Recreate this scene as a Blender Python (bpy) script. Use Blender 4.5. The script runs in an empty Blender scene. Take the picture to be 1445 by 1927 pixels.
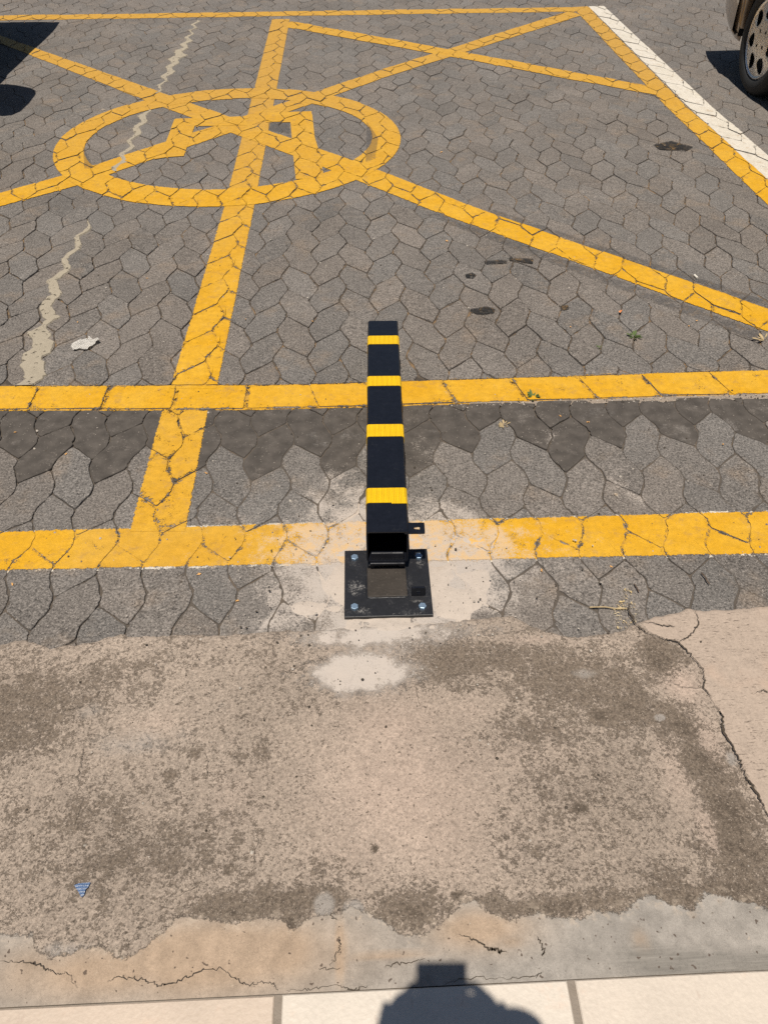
import bpy, bmesh, math, random
import numpy as np
from mathutils import Vector, Matrix
random.seed(7); np.random.seed(7)
S = bpy.context.scene
COL = S.collection
R = math.radians

# ------------------------------------------------------------------ camera
PITCH, YAW, ROLL, FPX, CAMH = R(44.248), R(-2.241), R(-0.285), 1447.0, 1.45
PW, PH = 1445.0, 1927.0
def cam_axes():
    f = np.array([0, math.cos(PITCH), -math.sin(PITCH)]); r = np.array([1., 0, 0]); u = np.cross(r, f)
    c, s = math.cos(ROLL), math.sin(ROLL)
    r, u = c*r + s*u, -s*r + c*u
    c, s = math.cos(YAW), math.sin(YAW)
    Rz = np.array([[c, -s, 0], [s, c, 0], [0, 0, 1]])
    return Rz@r, Rz@u, Rz@f
AR, AU, AF = cam_axes()
def gp(x, y, z=0.0):
    """survey: ground point seen at photograph pixel (x, y) on the level z"""
    d = AR*((x-PW/2)/FPX) - AU*((y-PH/2)/FPX) + AF
    t = (CAMH-z)/(-d[2])
    return (d[0]*t, d[1]*t)
def gps(L, z=0.0): return [gp(x, y, z) for x, y in L]

cd = bpy.data.cameras.new('camera'); cam = bpy.data.objects.new('camera', cd); COL.objects.link(cam)
cd.sensor_fit = 'VERTICAL'; cd.sensor_height = 24.0; cd.lens = 24.0*FPX/PH
cd.clip_start = 0.01; cd.clip_end = 2000
M = Matrix(((AR[0], AU[0], -AF[0], 0), (AR[1], AU[1], -AF[1], 0), (AR[2], AU[2], -AF[2], CAMH), (0, 0, 0, 1)))
cam.matrix_world = M
S.camera = cam

# ------------------------------------------------------------------ sky, sun, exposure
SHX, SHY = 0.066, 0.262                     # shadow offset on the ground per metre of height
sun_dir = Vector((SHX, SHY, -1)).normalized()
el = math.asin(-sun_dir.z); az = math.atan2(-sun_dir.x, -sun_dir.y)
w = bpy.data.worlds.new('World'); S.world = w; w.use_nodes = True
nt = w.node_tree; nt.nodes.clear()
sky = nt.nodes.new('ShaderNodeTexSky'); sky.sky_type = 'NISHITA'; sky.sun_disc = False
sky.sun_elevation = el; sky.sun_rotation = az % (2*math.pi); sky.air_density = 1.0; sky.dust_density = 0.6
bg = nt.nodes.new('ShaderNodeBackground'); bg.inputs[1].default_value = 0.05
wo = nt.nodes.new('ShaderNodeOutputWorld')
nt.links.new(sky.outputs[0], bg.inputs[0]); nt.links.new(bg.outputs[0], wo.inputs[0])
sd = bpy.data.lights.new('sun', 'SUN'); sd.energy = 4.95; sd.angle = R(0.53); sd.color = (1.0, 0.93, 0.83)
so = bpy.data.objects.new('sun', sd); COL.objects.link(so)
so.rotation_euler = sun_dir.to_track_quat('-Z', 'Y').to_euler(); so.location = (0, -3, 12)
S.view_settings.view_transform = 'Standard'; S.view_settings.look = 'None'
S.view_settings.exposure = 0.0; S.view_settings.gamma = 1.0
S.render.engine = 'CYCLES'
S.cycles.use_denoising = False
S.cycles.transparent_max_bounces = 16
S.cycles.max_bounces = 6

# ------------------------------------------------------------------ node helper
class NM:
    def __init__(s, name):
        s.m = bpy.data.materials.new(name); s.m.use_nodes = True
        s.t = s.m.node_tree; s.t.nodes.clear()
        s.out = s.t.nodes.new('ShaderNodeOutputMaterial')
        s._pos = None
    def n(s, kind): return s.t.nodes.new(kind)
    def set(s, sock, v):
        if isinstance(v, bpy.types.NodeSocket): s.t.links.new(v, sock)
        elif isinstance(v, (tuple, list)) and len(v) == 3 and sock.type == 'RGBA': sock.default_value = (*v, 1)
        else: sock.default_value = v
    def pos(s):
        if s._pos is None: s._pos = s.n('ShaderNodeNewGeometry').outputs['Position']
        return s._pos
    def objco(s): return s.n('ShaderNodeTexCoord').outputs['Object']
    def mapv(s, v, scale=(1, 1, 1), rot=(0, 0, 0), loc=(0, 0, 0)):
        m = s.n('ShaderNodeMapping'); s.set(m.inputs['Vector'], v)
        m.inputs['Scale'].default_value = scale; m.inputs['Rotation'].default_value = rot; m.inputs['Location'].default_value = loc
        return m.outputs[0]
    def noise(s, scale, detail=2, rough=.5, v=None, dist=0.0):
        k = s.n('ShaderNodeTexNoise'); s.set(k.inputs['Vector'], v or s.pos())
        k.inputs['Scale'].default_value = scale; k.inputs['Detail'].default_value = detail
        k.inputs['Roughness'].default_value = rough; k.inputs['Distortion'].default_value = dist
        return k.outputs['Fac']
    def vor(s, scale, feature='F1', v=None, rnd=1.0):
        k = s.n('ShaderNodeTexVoronoi'); k.feature = feature; s.set(k.inputs['Vector'], v or s.pos())
        k.inputs['Scale'].default_value = scale; k.inputs['Randomness'].default_value = rnd
        return k
    def attr(s, name):
        a = s.n('ShaderNodeAttribute'); a.attribute_name = name; return a.outputs['Fac']
    def ma(s, op, a, b=0.0, c=0.0, clamp=False):
        k = s.n('ShaderNodeMath'); k.operation = op; k.use_clamp = clamp
        s.set(k.inputs[0], a); s.set(k.inputs[1], b); s.set(k.inputs[2], c)
        return k.outputs[0]
    def add(s, a, b): return s.ma('ADD', a, b)
    def mul(s, a, b): return s.ma('MULTIPLY', a, b)
    def ss(s, v, lo, hi, a=0.0, b=1.0):
        k = s.n('ShaderNodeMapRange'); k.interpolation_type = 'SMOOTHSTEP'
        s.set(k.inputs[0], v); k.inputs[1].default_value = lo; k.inputs[2].default_value = hi
        k.inputs[3].default_value = a; k.inputs[4].default_value = b
        return k.outputs[0]
    def lin(s, v, lo, hi, a=0.0, b=1.0):
        k = s.n('ShaderNodeMapRange'); s.set(k.inputs[0], v); k.inputs[1].default_value = lo; k.inputs[2].default_value = hi
        k.inputs[3].default_value = a; k.inputs[4].default_value = b
        return k.outputs[0]
    def mix(s, f, a, b, mode='MIX'):
        k = s.n('ShaderNodeMix'); k.data_type = 'RGBA'; k.blend_type = mode
        s.set(k.inputs[0], f); s.set(k.inputs[6], a); s.set(k.inputs[7], b)
        return k.outputs[2]
    def gain(s, col, f):
        """multiply a colour by a scalar field"""
        c = s.n('ShaderNodeCombineColor')
        for i in range(3): s.set(c.inputs[i], f)
        return s.mix(1.0, col, c.outputs[0], 'MULTIPLY')
    def bump(s, h, dist, strength=1.0):
        b = s.n('ShaderNodeBump'); s.set(b.inputs['Height'], h); b.inputs['Distance'].default_value = dist
        b.inputs['Strength'].default_value = strength
        return b.outputs[0]
    def bsdf(s, col, rough=.85, normal=None, metal=0.0, spec=.5, alpha=None, coat=0.0):
        p = s.n('ShaderNodeBsdfPrincipled')
        s.set(p.inputs['Base Color'], col); s.set(p.inputs['Roughness'], rough); s.set(p.inputs['Metallic'], metal)
        p.inputs['Specular IOR Level'].default_value = spec
        p.inputs['Coat Weight'].default_value = coat
        if normal is not None: s.set(p.inputs['Normal'], normal)
        sh = p.outputs[0]
        if alpha is not None:
            tr = s.n('ShaderNodeBsdfTransparent'); mx = s.n('ShaderNodeMixShader')
            s.set(mx.inputs[0], alpha); s.t.links.new(tr.outputs[0], mx.inputs[1]); s.t.links.new(sh, mx.inputs[2])
            sh = mx.outputs[0]
        s.t.links.new(sh, s.out.inputs[0])
        return s.m

# ------------------------------------------------------------------ mesh helpers
def mesh_obj(name, V, F, mat, parent=None, attrs=None, fattrs=None, smooth=False, mats=None, mi=None):
    me = bpy.data.meshes.new(name); me.from_pydata(V, [], F)
    if mats:
        for m in mats: me.materials.append(m)
        if mi is not None: me.polygons.foreach_set('material_index', mi)
    else: me.materials.append(mat)
    for k, a in (attrs or {}).items():
        at = me.attributes.new(k, 'FLOAT', 'POINT'); at.data.foreach_set('value', np.asarray(a, np.float32))
    for k, a in (fattrs or {}).items():
        at = me.attributes.new(k, 'FLOAT', 'FACE'); at.data.foreach_set('value', np.asarray(a, np.float32))
    if smooth: me.polygons.foreach_set('use_smooth', [True]*len(me.polygons))
    me.update()
    o = bpy.data.objects.new(name, me); COL.objects.link(o)
    if parent: o.parent = parent
    return o
def bm_obj(name, bm, mat, parent=None, smooth=False, loc=None):
    me = bpy.data.meshes.new(name); bmesh.ops.recalc_face_normals(bm, faces=bm.faces[:]); bm.to_mesh(me); bm.free()
    me.materials.append(mat)
    if smooth: me.polygons.foreach_set('use_smooth', [True]*len(me.polygons))
    o = bpy.data.objects.new(name, me); COL.objects.link(o)
    if parent: o.parent = parent
    if loc: o.location = loc
    return o
def struct(o, label=None, kind='structure'):
    o['kind'] = kind
    if label: o['label'] = label
    return o
def tag(o, label, cat, group=None):
    o['label'] = label; o['category'] = cat
    if group: o['group'] = group
    return o
def empty(name, loc, rz=0.0):
    o = bpy.data.objects.new(name, None); COL.objects.link(o); o.location = loc; o.rotation_euler = (0, 0, rz)
    o.empty_display_size = .1
    return o
def box(bm, x0, x1, y0, y1, z0, z1, bev=0.0, seg=2):
    r = bmesh.ops.create_cube(bm, size=1.0)
    vs = r['verts']
    for v in vs:
        v.co = Vector((x0+(v.co.x+.5)*(x1-x0), y0+(v.co.y+.5)*(y1-y0), z0+(v.co.z+.5)*(z1-z0)))
    if bev:
        es = list({e for v in vs for e in v.link_edges})
        bmesh.ops.bevel(bm, geom=es, offset=bev, segments=seg, affect='EDGES', profile=.5)
def clip_half(poly, n, d):
    """keep n.x <= d"""
    out = []; L = len(poly)
    if L == 0: return out
    pd = n[0]*poly[-1][0]+n[1]*poly[-1][1]-d; pp = poly[-1]
    for q in poly:
        qd = n[0]*q[0]+n[1]*q[1]-d
        if (qd <= 0) != (pd <= 0):
            t = pd/(pd-qd); out.append((pp[0]+t*(q[0]-pp[0]), pp[1]+t*(q[1]-pp[1])))
        if qd <= 0: out.append(q)
        pp, pd = q, qd
    return out
def area(p): return .5*sum(p[i-1][0]*p[i][1]-p[i][0]*p[i-1][1] for i in range(len(p)))
def ccw(p): return p if area(p) > 0 else p[::-1]
def clip_convex(poly, cv):
    for i in range(len(cv)):
        a, b = cv[i-1], cv[i]
        n = (b[1]-a[1], -(b[0]-a[0]))
        poly = clip_half(poly, n, n[0]*a[0]+n[1]*a[1])
        if len(poly) < 3: return []
    return poly
def inset(p, ds):
    """offset every edge of a ccw polygon inwards by its own distance, mitred"""
    p = [q for i, q in enumerate(p) if math.hypot(q[0]-p[i-1][0], q[1]-p[i-1][1]) > 1e-4]
    L = len(p)
    if L < 3: return []
    ln = []
    for i in range(L):
        a, b = p[i], p[(i+1) % L]; l = math.hypot(b[0]-a[0], b[1]-a[1])
        n = ((b[1]-a[1])/l, -(b[0]-a[0])/l); ln.append((n, n[0]*a[0]+n[1]*a[1]-ds[i % len(ds)]))
    out = []
    for i in range(L):
        (n1, d1), (n2, d2) = ln[i-1], ln[i]
        det = n1[0]*n2[1]-n1[1]*n2[0]
        if abs(det) < .15:
            n = (n1[0]+n2[0], n1[1]+n2[1]); m = math.hypot(*n) or 1; d = (ds[i-1]+ds[i % len(ds)])/2
            out.append((p[i][0]-n[0]/m*d, p[i][1]-n[1]/m*d))
        else: out.append(((d1*n2[1]-d2*n1[1])/det, (n1[0]*d2-n2[0]*d1)/det))
    return out
# smooth value noise for warps and outlines
_T = np.random.RandomState(3).rand(256, 256)
def vn(x, y):
    xi, yi = math.floor(x), math.floor(y); fx, fy = x-xi, y-yi
    fx = fx*fx*(3-2*fx); fy = fy*fy*(3-2*fy)
    g = lambda a, b: _T[a & 255, b & 255]
    return (g(xi, yi)*(1-fx)+g(xi+1, yi)*fx)*(1-fy)+(g(xi, yi+1)*(1-fx)+g(xi+1, yi+1)*fx)*fy - .5

# ------------------------------------------------------------------ materials: setting
def mat_soil():
    k = NM('joint_soil')
    c = k.mix(k.ss(k.noise(40, 4), .42, .62), (.070, .058, .047), (.125, .098, .074))
    c = k.mix(k.ss(k.noise(14, 4, .7), .50, .64), c, (.22, .145, .08))
    sp = k.n('ShaderNodeSeparateXYZ'); k.set(sp.inputs[0], k.pos()); near = k.ss(sp.outputs[1], 1.97, 1.92)
    c = k.mix(k.mul(near, .8), c, k.mix(k.noise(24, 4), (.075, .064, .054), (.135, .115, .096)))
    return k.bsdf(c, .95, k.bump(k.noise(500, 2), .002), spec=.2)
def mat_paver():
    k = NM('concrete_paver')
    tone, hue, dark, dust = k.attr('tone'), k.attr('hue'), k.attr('dark'), k.attr('dust')
    base = k.mix(hue, (.166, .144, .125), (.147, .136, .125))
    base = k.gain(base, k.lin(tone, 0, 1, .86, 1.13))
    big = k.noise(2.6, 3, .6); base = k.gain(base, k.lin(big, .3, .7, .86, 1.12))
    mid = k.noise(38, 4, .65); base = k.gain(base, k.lin(mid, .25, .75, .76, 1.22))
    warm = k.ss(k.noise(6, 4, .65), .52, .72); base = k.mix(k.mul(warm, .45), base, (.235, .178, .128))
    g = k.noise(150, 4, .85)
    base = k.gain(base, k.lin(g, .32, .68, .22, 1.85))
    lightg = k.ss(k.noise(250, 1, .5, k.mapv(k.pos(), loc=(3.1, 7.7, 0))), .63, .69)
    base = k.mix(k.mul(lightg, .55), base, (.46, .41, .36))
    pit = k.ss(k.noise(190, 2, .6, k.mapv(k.pos(), loc=(13.1, 2.7, 0))), .385, .33)
    base = k.mix(k.mul(pit, .8), base, (.035, .03, .026))
    # smooth dark cement pieces
    dk = k.gain((.076, .066, .057), k.lin(k.noise(25, 4), .3, .7, .75, 1.3))
    dk = k.mix(k.mul(k.ss(k.noise(170, 2), .68, .73), .7), dk, (.35, .31, .26))
    base = k.mix(k.mul(dark, k.ss(k.noise(13, 6, .75), .30, .46, .35, 1.0)), base, dk)
    # blown cement dust
    dm = k.ss(k.add(k.add(dust, k.mul(k.add(k.noise(190, 4, .85), -.5), 2.0)), k.mul(k.add(k.noise(20, 4, .7), -.5), 1.3)), .30, .85)
    base = k.mix(dm, base, k.mix(k.noise(12, 2), (.50, .43, .37), (.44, .395, .35)))
    rough = .9
    h = k.add(k.mul(g, 1.0), k.mul(mid, .8))
    hb = k.mul(h, k.lin(dark, 0, 1, 1, .25))
    return k.bsdf(base, rough, k.bump(hb, .003), spec=.3)
def mat_paint(name, c0, c1, cdirt, rag=1.0, opac=1.0):
    k = NM(name)
    d = k.ma('MINIMUM', k.attr('d1'), k.attr('d2')); wear = k.attr('wear'); far = k.attr('pale')
    c = k.mix(k.ss(k.noise(6, 3, .6), .35, .7), c0, c1)
    c = k.mix(k.mul(far, .8), c, cdirt)
    c = k.gain(c, k.lin(k.noise(45, 4, .7), .25, .75, .84, 1.14))
    c = k.gain(c, k.lin(k.noise(380, 2, .7), .3, .7, .86, 1.12))
    grime = k.ss(k.add(k.noise(20, 6, .78), k.mul(wear, .12)), .56, .70)
    c = k.mix(k.mul(grime, .45), c, (.36, .21, .07))
    spots = k.ss(k.noise(210, 2, .6), .30, .25); c = k.mix(k.mul(spots, .6), c, (.12, .09, .05))
    edge = k.ss(k.add(d, k.add(k.mul(k.add(k.noise(90, 3, .7), -.5), .014*rag), k.mul(k.add(k.noise(300, 2, .6), -.5), .008*rag))), .0008, .0026)
    wn = k.add(k.mul(k.noise(24, 5, .7), .62), k.mul(k.noise(240, 3, .7), .38))
    chip = k.ss(k.attr('jd'), .0, .0062, .105, 0.0)
    worn = k.ss(k.ma('SUBTRACT', k.ma('SUBTRACT', wn, k.mul(wear, .34)), chip), .245, .295)
    al = k.mul(k.mul(edge, worn), opac)
    dust = k.attr('dust'); nf = k.noise(230, 3, .75); nm = k.noise(24, 4, .7)
    dm = k.ss(k.add(k.add(dust, k.mul(k.add(nf, -.5), 1.3)), k.mul(k.add(nm, -.5), 2.0)), .32, .85)
    c = k.mix(k.mul(dm, .93), c, k.mix(k.ss(nm, .45, .62), (.50, .43, .365), (.60, .42, .235)))
    return k.bsdf(c, .6, k.bump(k.add(k.noise(330, 3, .7), k.mul(k.noise(38, 4, .65), .9)), .0018), spec=.35, alpha=al)
def mat_concrete():
    k = NM('weathered_concrete')
    dark, pink, dust, grey, slab, strip = (k.attr(a) for a in ('dark', 'pink', 'dust', 'grey', 'slab', 'strip'))
    wedge, tan = k.attr('wedge'), k.attr('tan')
    P = k.pos()
    n_big = k.noise(5.5, 4, .6); n_mid = k.noise(34, 5, .68); n_f = k.noise(150, 5, .86); n_ff = k.noise(520, 2, .6)
    # worn light paste over exposed dark aggregate
    light = k.mix(n_big, (.345, .277, .219), (.405, .332, .269))
    light = k.mix(k.mul(pink, .85), light, (.46, .355, .285))
    grain = k.noise(165, 4, .85)
    light = k.gain(light, k.mix(k.mul(pink, .6), k.lin(grain, .32, .68, .50, 1.42), k.lin(grain, .32, .68, .80, 1.17)))
    light = k.gain(light, k.lin(k.noise(2.4, 3, .6), .32, .68, .84, 1.14))
    light = k.gain(light, k.lin(n_mid, .3, .7, .88, 1.1))
    dk = k.mix(n_mid, (.118, .091, .067), (.172, .136, .104))
    dk = k.gain(dk, k.lin(grain, .32, .68, .38, 1.66))
    s = k.add(k.add(k.mul(n_mid, .55), k.mul(n_f, 1.0)), k.mul(n_big, .35))
    s = k.add(s, k.mul(dark, .27)); s = k.ma('SUBTRACT', s, k.mul(pink, .20))
    mk = k.ss(s, .965, 1.08)
    rgh = k.mix(k.mul(mk, .9), light, dk)
    hard = k.ss(k.add(k.add(k.mul(dark, .42), k.mul(n_mid, .75)), k.mul(n_f, .8)), 1.10, 1.19)
    rgh = k.mix(k.mul(hard, .8), rgh, k.gain((.100, .078, .059), k.lin(grain, .3, .7, .6, 1.4)))
    fleck = k.ss(k.noise(270, 1, .5, k.mapv(P, loc=(31, 4, 0))), .655, .70); rgh = k.mix(k.mul(fleck, .55), rgh, (.52, .44, .36))
    # cement-grey smears
    gm = k.ss(k.add(k.add(k.mul(grey, .7), k.mul(n_mid, .45)), k.mul(n_f, .25)), .58, .95)
    rgh = k.mix(k.mul(gm, .75), rgh, (.37, .335, .30))
    pits = k.ss(k.noise(165, 2, .55, k.mapv(P, loc=(5, 9, 0))), .37, .315)
    rgh = k.mix(k.mul(pits, .75), rgh, (.10, .078, .06))
    # smoother pinkish slab on the right, brushed
    br = k.noise(1, 4, .7, k.mapv(P, (60, 330, 1), (0, 0, R(22))), .6)
    sl = k.mix(n_big, (.42, .335, .268), (.385, .31, .248))
    sl = k.gain(sl, k.lin(grain, .3, .7, .86, 1.12))
    sl = k.gain(sl, k.lin(k.noise(80, 4, .7), .25, .75, .88, 1.1))
    sl = k.mix(k.mul(k.ss(br, .43, .36), k.ss(k.noise(11, 3), .36, .55)), sl, (.13, .10, .08))
    sl = k.mix(k.mul(k.ss(k.noise(6, 3), .6, .75), .4), sl, (.52, .36, .26))
    sm = k.ss(k.add(slab, k.mul(k.add(n_mid, -.5), .03)), -.001, .002)
    # hand-floated cement strip in front of the tiles
    st = k.mix(tan, k.gain((.315, .285, .25), k.lin(n_big, .3, .7, .85, 1.15)), k.mix(n_big, (.36, .265, .185), (.41, .31, .225)))
    st = k.gain(st, k.lin(k.noise(22, 6, .78), .28, .72, .76, 1.2))
    st = k.gain(st, k.lin(n_ff, .3, .7, .9, 1.1))
    brs = k.noise(1, 5, .7, k.mapv(P, (9, 210, 1), (0, 0, R(-4))))
    wd = k.gain((.215, .197, .172), k.lin(brs, .3, .7, .72, 1.28))
    wm = k.mul(k.ss(k.add(wedge, k.mul(k.add(k.noise(16, 5, .7), -.5), 1.2)), .30, .80), .9)
    st = k.mix(wm, st, wd)
    st = k.mix(k.mul(k.ss(k.noise(26, 3, .6, k.mapv(P, (1, 1.6, 1), loc=(2, 4, 0))), .67, .73), .7), st, (.50, .40, .30))
    sp = k.ss(k.noise(95, 1, .5), .29, .25); st = k.mix(k.mul(sp, .85), st, (.09, .065, .05))
    stm = k.ss(k.add(strip, k.add(k.mul(k.add(k.noise(48, 5, .78), -.5), .040), k.mul(k.add(n_f, -.5), .022))), -.002, .002)
    rim = k.mul(k.ss(strip, -.03, 0), k.ss(strip, .025, .0))
    c = k.mix(sm, rgh, sl)
    c = k.mix(stm, c, st)
    c = k.mix(k.mul(rim, k.ss(k.noise(60, 4, .7), .5, .62, 0, .5)), c, (.50, .41, .32))
    dm = k.ss(k.add(k.add(dust, k.mul(k.add(n_f, -.5), 1.7)), k.mul(k.add(k.noise(20, 4, .7), -.5), 1.1)), .36, .92)
    c = k.mix(dm, c, k.mix(k.noise(12, 2), (.50, .43, .37), (.45, .405, .36)))
    smooth_ = k.ma('MAXIMUM', sm, stm)
    h = k.add(k.mul(n_f, 1.0), k.mul(n_mid, 1.2)); h = k.ma('SUBTRACT', h, k.mul(mk, .35))
    h = k.mul(h, k.lin(smooth_, 0, 1, 1, .35)); h = k.mul(h, k.lin(dm, 0, 1, 1, .4))
    return k.bsdf(c, .92, k.bump(h, .0028), spec=.25)
def mat_patch():
    k = NM('fresh_cement')
    dust = k.attr('dust'); n_f = k.noise(260, 3, .7); n_m = k.noise(26, 4, .7)
    c = k.mix(k.noise(7, 3), (.50, .425, .355), (.455, .395, .34))
    c = k.gain(c, k.lin(k.noise(60, 4, .7), .25, .75, .92, 1.07)); c = k.gain(c, k.lin(n_f, .3, .7, .93, 1.06))
    c = k.mix(k.mul(k.ss(k.noise(140, 2, .6), .31, .27), .7), c, (.16, .13, .10))
    c = k.mix(k.mul(k.attr('stain'), k.ss(k.add(n_m, k.mul(n_f, .3)), .66, .72)), c, (.72, .40, .07))
    thin = k.ss(k.add(k.ma('SUBTRACT', 1.0, dust), k.add(k.mul(k.add(k.noise(170, 4, .85), -.5), 2.3), k.mul(k.add(n_m, -.5), 1.6))), .46, .92)
    c = k.mix(k.mul(thin, .85), c, k.gain((.15, .13, .113), k.lin(n_f, .3, .7, .5, 1.5)))
    return k.bsdf(c, .9, k.bump(k.add(n_f, n_m), .0014), spec=.25)
def simple(name, col, rough=.7, var=.15, scale=40, metal=0.0, spec=.5, bump=0.0, coat=0.0):
    k = NM(name)
    c = k.gain(col, k.lin(k.noise(scale, 4, .65, k.objco()), .3, .7, 1-var, 1+var))
    nrm = k.bump(k.noise(scale*4, 3, .6, k.objco()), bump) if bump else None
    return k.bsdf(c, rough, nrm, metal, spec, coat=coat)

M_soil, M_paver, M_conc, M_patch = mat_soil(), mat_paver(), mat_concrete(), mat_patch()
M_yel = mat_paint('yellow_road_paint', (.625, .325, .009), (.65, .360, .026), (.48, .272, .058))
M_cream = mat_paint('cream_flakes', (.60, .50, .33), (.62, .44, .16), (.6, .5, .4), 2.5)
M_scuff = mat_paint('plaster_scuff', (.42, .385, .34), (.48, .44, .39), (.45, .41, .36), 3.0)
M_whi = mat_paint('white_road_paint', (.62, .57, .48), (.66, .61, .53), (.60, .55, .46))
M_tar = mat_paint('dark_overpaint', (.088, .088, .091), (.085, .085, .087), (.07, .066, .062), 2.2, .30)
M_black = mat_paint('tar_mark', (.016, .015, .014), (.03, .027, .024), (.02, .02, .02), 2.0, .9)

# ------------------------------------------------------------------ paving
CELLS = []       # (outer polygon, plane, bbox) of every paver, for the paint that lies on them
class Paving:
    def __init__(s): s.V, s.F, s.tone, s.hue, s.dark = [], [], [], [], []
    def cell(s, poly, cen, tone, hue, dark=0.0, gap=.0015, tilt=.007, near=True):
        poly = ccw([bend(q) for q in poly])
        ds = [max(.0004, random.gauss(gap, gap*.55)) for _ in poly]
        p = inset(poly, ds)
        if len(p) < 3 or area(p) < 4e-4: return
        # wobbly, slightly chipped outline
        y = cen[1]; n = 4 if y < 3.2 else 3 if y < 4.6 else 1
        jit = .0015 if y < 4.6 else .0010
        q = []
        L = len(p)
        for i in range(L):
            a, b = p[i], p[(i+1) % L]
            l = math.hypot(b[0]-a[0], b[1]-a[1])
            if l < .003: q.append(a); continue
            nx, ny = (b[1]-a[1])/l, -(b[0]-a[0])/l
            r = min(.006, l*.25)
            ts = [r/l] + [j/n for j in range(1, n)] + [1-r/l] if n > 1 else [r/l, 1-r/l]
            for t in ts:
                o = -abs(random.gauss(0, jit))
                if random.random() < .03: o -= random.uniform(.001, .005)
                q.append((a[0]+t*(b[0]-a[0])+nx*o, a[1]+t*(b[1]-a[1])+ny*o))
        z0 = random.gauss(0, .0011); tx, ty = random.gauss(0, tilt), random.gauss(0, tilt)
        pl = (z0, tx, ty, cen)
        zf = lambda u, v: max(-.0016, min(.0030, z0+tx*(u-cen[0])+ty*(v-cen[1])))
        cx = sum(u for u, v in q)/len(q); cy = sum(v for u, v in q)/len(q)
        ch = .0022 if cen[1] > 1.97 else .0013
        top = []
        for u, v in q:
            d = math.hypot(u-cx, v-cy) or 1
            f = 1-ch/d
            top.append((cx+(u-cx)*f, cy+(v-cy)*f))
        b0 = len(s.V); m = len(q)
        for u, v in top: s.V.append((u, v, zf(u, v)))
        for u, v in q: s.V.append((u, v, zf(u, v)-.0015))
        for u, v in q: s.V.append((u, v, -.03))
        s.F.append(list(range(b0, b0+m)))
        for i in range(m):
            j = (i+1) % m
            s.F.append([b0+i, b0+m+i, b0+m+j, b0+j]); s.F.append([b0+m+i, b0+2*m+i, b0+2*m+j, b0+m+j])
        k = 1+2*m
        s.tone += [tone]*k; s.hue += [hue]*k; s.dark += [dark]*k
        xs = [u for u, v in q]; ys = [v for u, v in q]
        CELLS.append((q, zf, (min(xs), max(xs), min(ys), max(ys))))
PV = Paving()
A_ = .0150
FLA, FLB = .0095, .0185     # half length of the flat corners of the zigzag joints
def bend(p):
    x, y = p
    return (x, y+.036*min(2.2, max(0.0, (-.3-x)/.85))*math.exp(-((y-2.03)/.6)**2)+.006*min(2, max(0, x-.2))*math.exp(-((y-2.1)/.2)**2))
def warp(x, y, amp=.006):
    return (x+amp*2*vn(x*1.7+11, y*1.7+5)+.0052*2*vn(x*9+3, y*9+8), y+amp*2*vn(x*1.7+31, y*1.7+45)+.0052*2*vn(x*9+23, y*9+18))
def lattice(x0, dx, yv, p, i0, i1, ylo, yhi, even_down, dark_top=None):
    h = p/2
    for i in range(i0, i1):
        xl, xr = x0+dx*i, x0+dx*(i+1)
        down = (i % 2 == 0) == even_down
        f = FLA if ylo > 2 else FLB; a = A_
        k0 = int((ylo-yv)/p)-2; k1 = int((yhi-yv)/p)+2
        for k in range(k0, k1):
            y = yv+k*p
            if down:
                hx = [(xl+a, y-f), (xl+a, y+f), (xl-a, y+h-f), (xl-a, y+h+f), (xl+a, y+p-f), (xr-a, y+h+f), (xr-a, y+h-f), (xr+a, y+f), (xr+a, y-f), (xr-a, y-h+f)]
            else:
                hx = [(xl+a, y+f), (xl-a, y+h-f), (xl-a, y+h+f), (xl+a, y+p-f), (xl+a, y+p+f), (xr-a, y+p+h-f), (xr+a, y+p+f), (xr+a, y+p-f), (xr-a, y+h+f), (xr-a, y+h-f)]
            hx = [warp(*q) for q in hx]
            cen = (sum(q[0] for q in hx)/len(hx), sum(q[1] for q in hx)/len(hx))
            c = clip_half(hx, (0, 1), yhi); c = clip_half(c, (0, -1), -ylo)
            if len(c) < 3 or abs(area(ccw(c))) < 9e-4: continue
            dark = 0.0
            ymin = min(q[1] for q in c); ymax = max(q[1] for q in c)
            if dark_top and cen[1] > 1.762+.03*vn(cen[0]*5, 2): dark = 1.0
            tone = min(1, max(0, random.gauss(.5 if ylo > 2 else .62, .17))); hue = random.random()
            g = random.choice([.0005, .0008, .0011, .0016]) if not dark else .0006
            g = g*1.0 if ylo > 2 else g*.45
            PV.cell(c, cen, tone, hue, dark, g, .006 if ylo > 2 else .004)
# far bays (beyond the edging course), then the strip nearer the building
lattice(-.497, .1125, 2.54, .197, -52, 56, 2.0975, 12.2, True)
lattice(-.542, .1105, 1.607, .200, -36, 40,   .90, 1.9645, False, dark_top=True)
ex = [-1.034-.225*k for k in range(22, 0, -1)] + [-1.034, -.805, -.584, -.356, -.144, .07, .29, .514, .739, .947, 1.176] + [1.176+.222*k for k in range(1, 22)]
for a, b in zip(ex[:-1], ex[1:]):
    sk = lambda x: .0 if x < -.2 else .018
    c = [(a+sk(a)+random.uniform(-.004, .004), 1.968), (b+sk(b)+random.uniform(-.004, .004), 1.968), (b-sk(b), 2.0972), (a-sk(a), 2.0972)]
    PV.cell(c, ((a+b)/2, 2.03), random.random(), random.random(), 0, .0026, .006)
VN = np.array(PV.V)
def gauss(X, Y, cx, cy, rx, ry, amp=1.0, z=0.0, rot=0.0):
    """a soft blot centred at the surveyed point (cx, cy); radii in metres"""
    gx, gy = gp(cx, cy)
    dx, dy = X-gx, Y-gy
    c, s = math.cos(rot), math.sin(rot)
    u, v = c*dx+s*dy, -s*dx+c*dy
    return amp*np.exp(-(u/rx)**2-(v/ry)**2)
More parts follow.
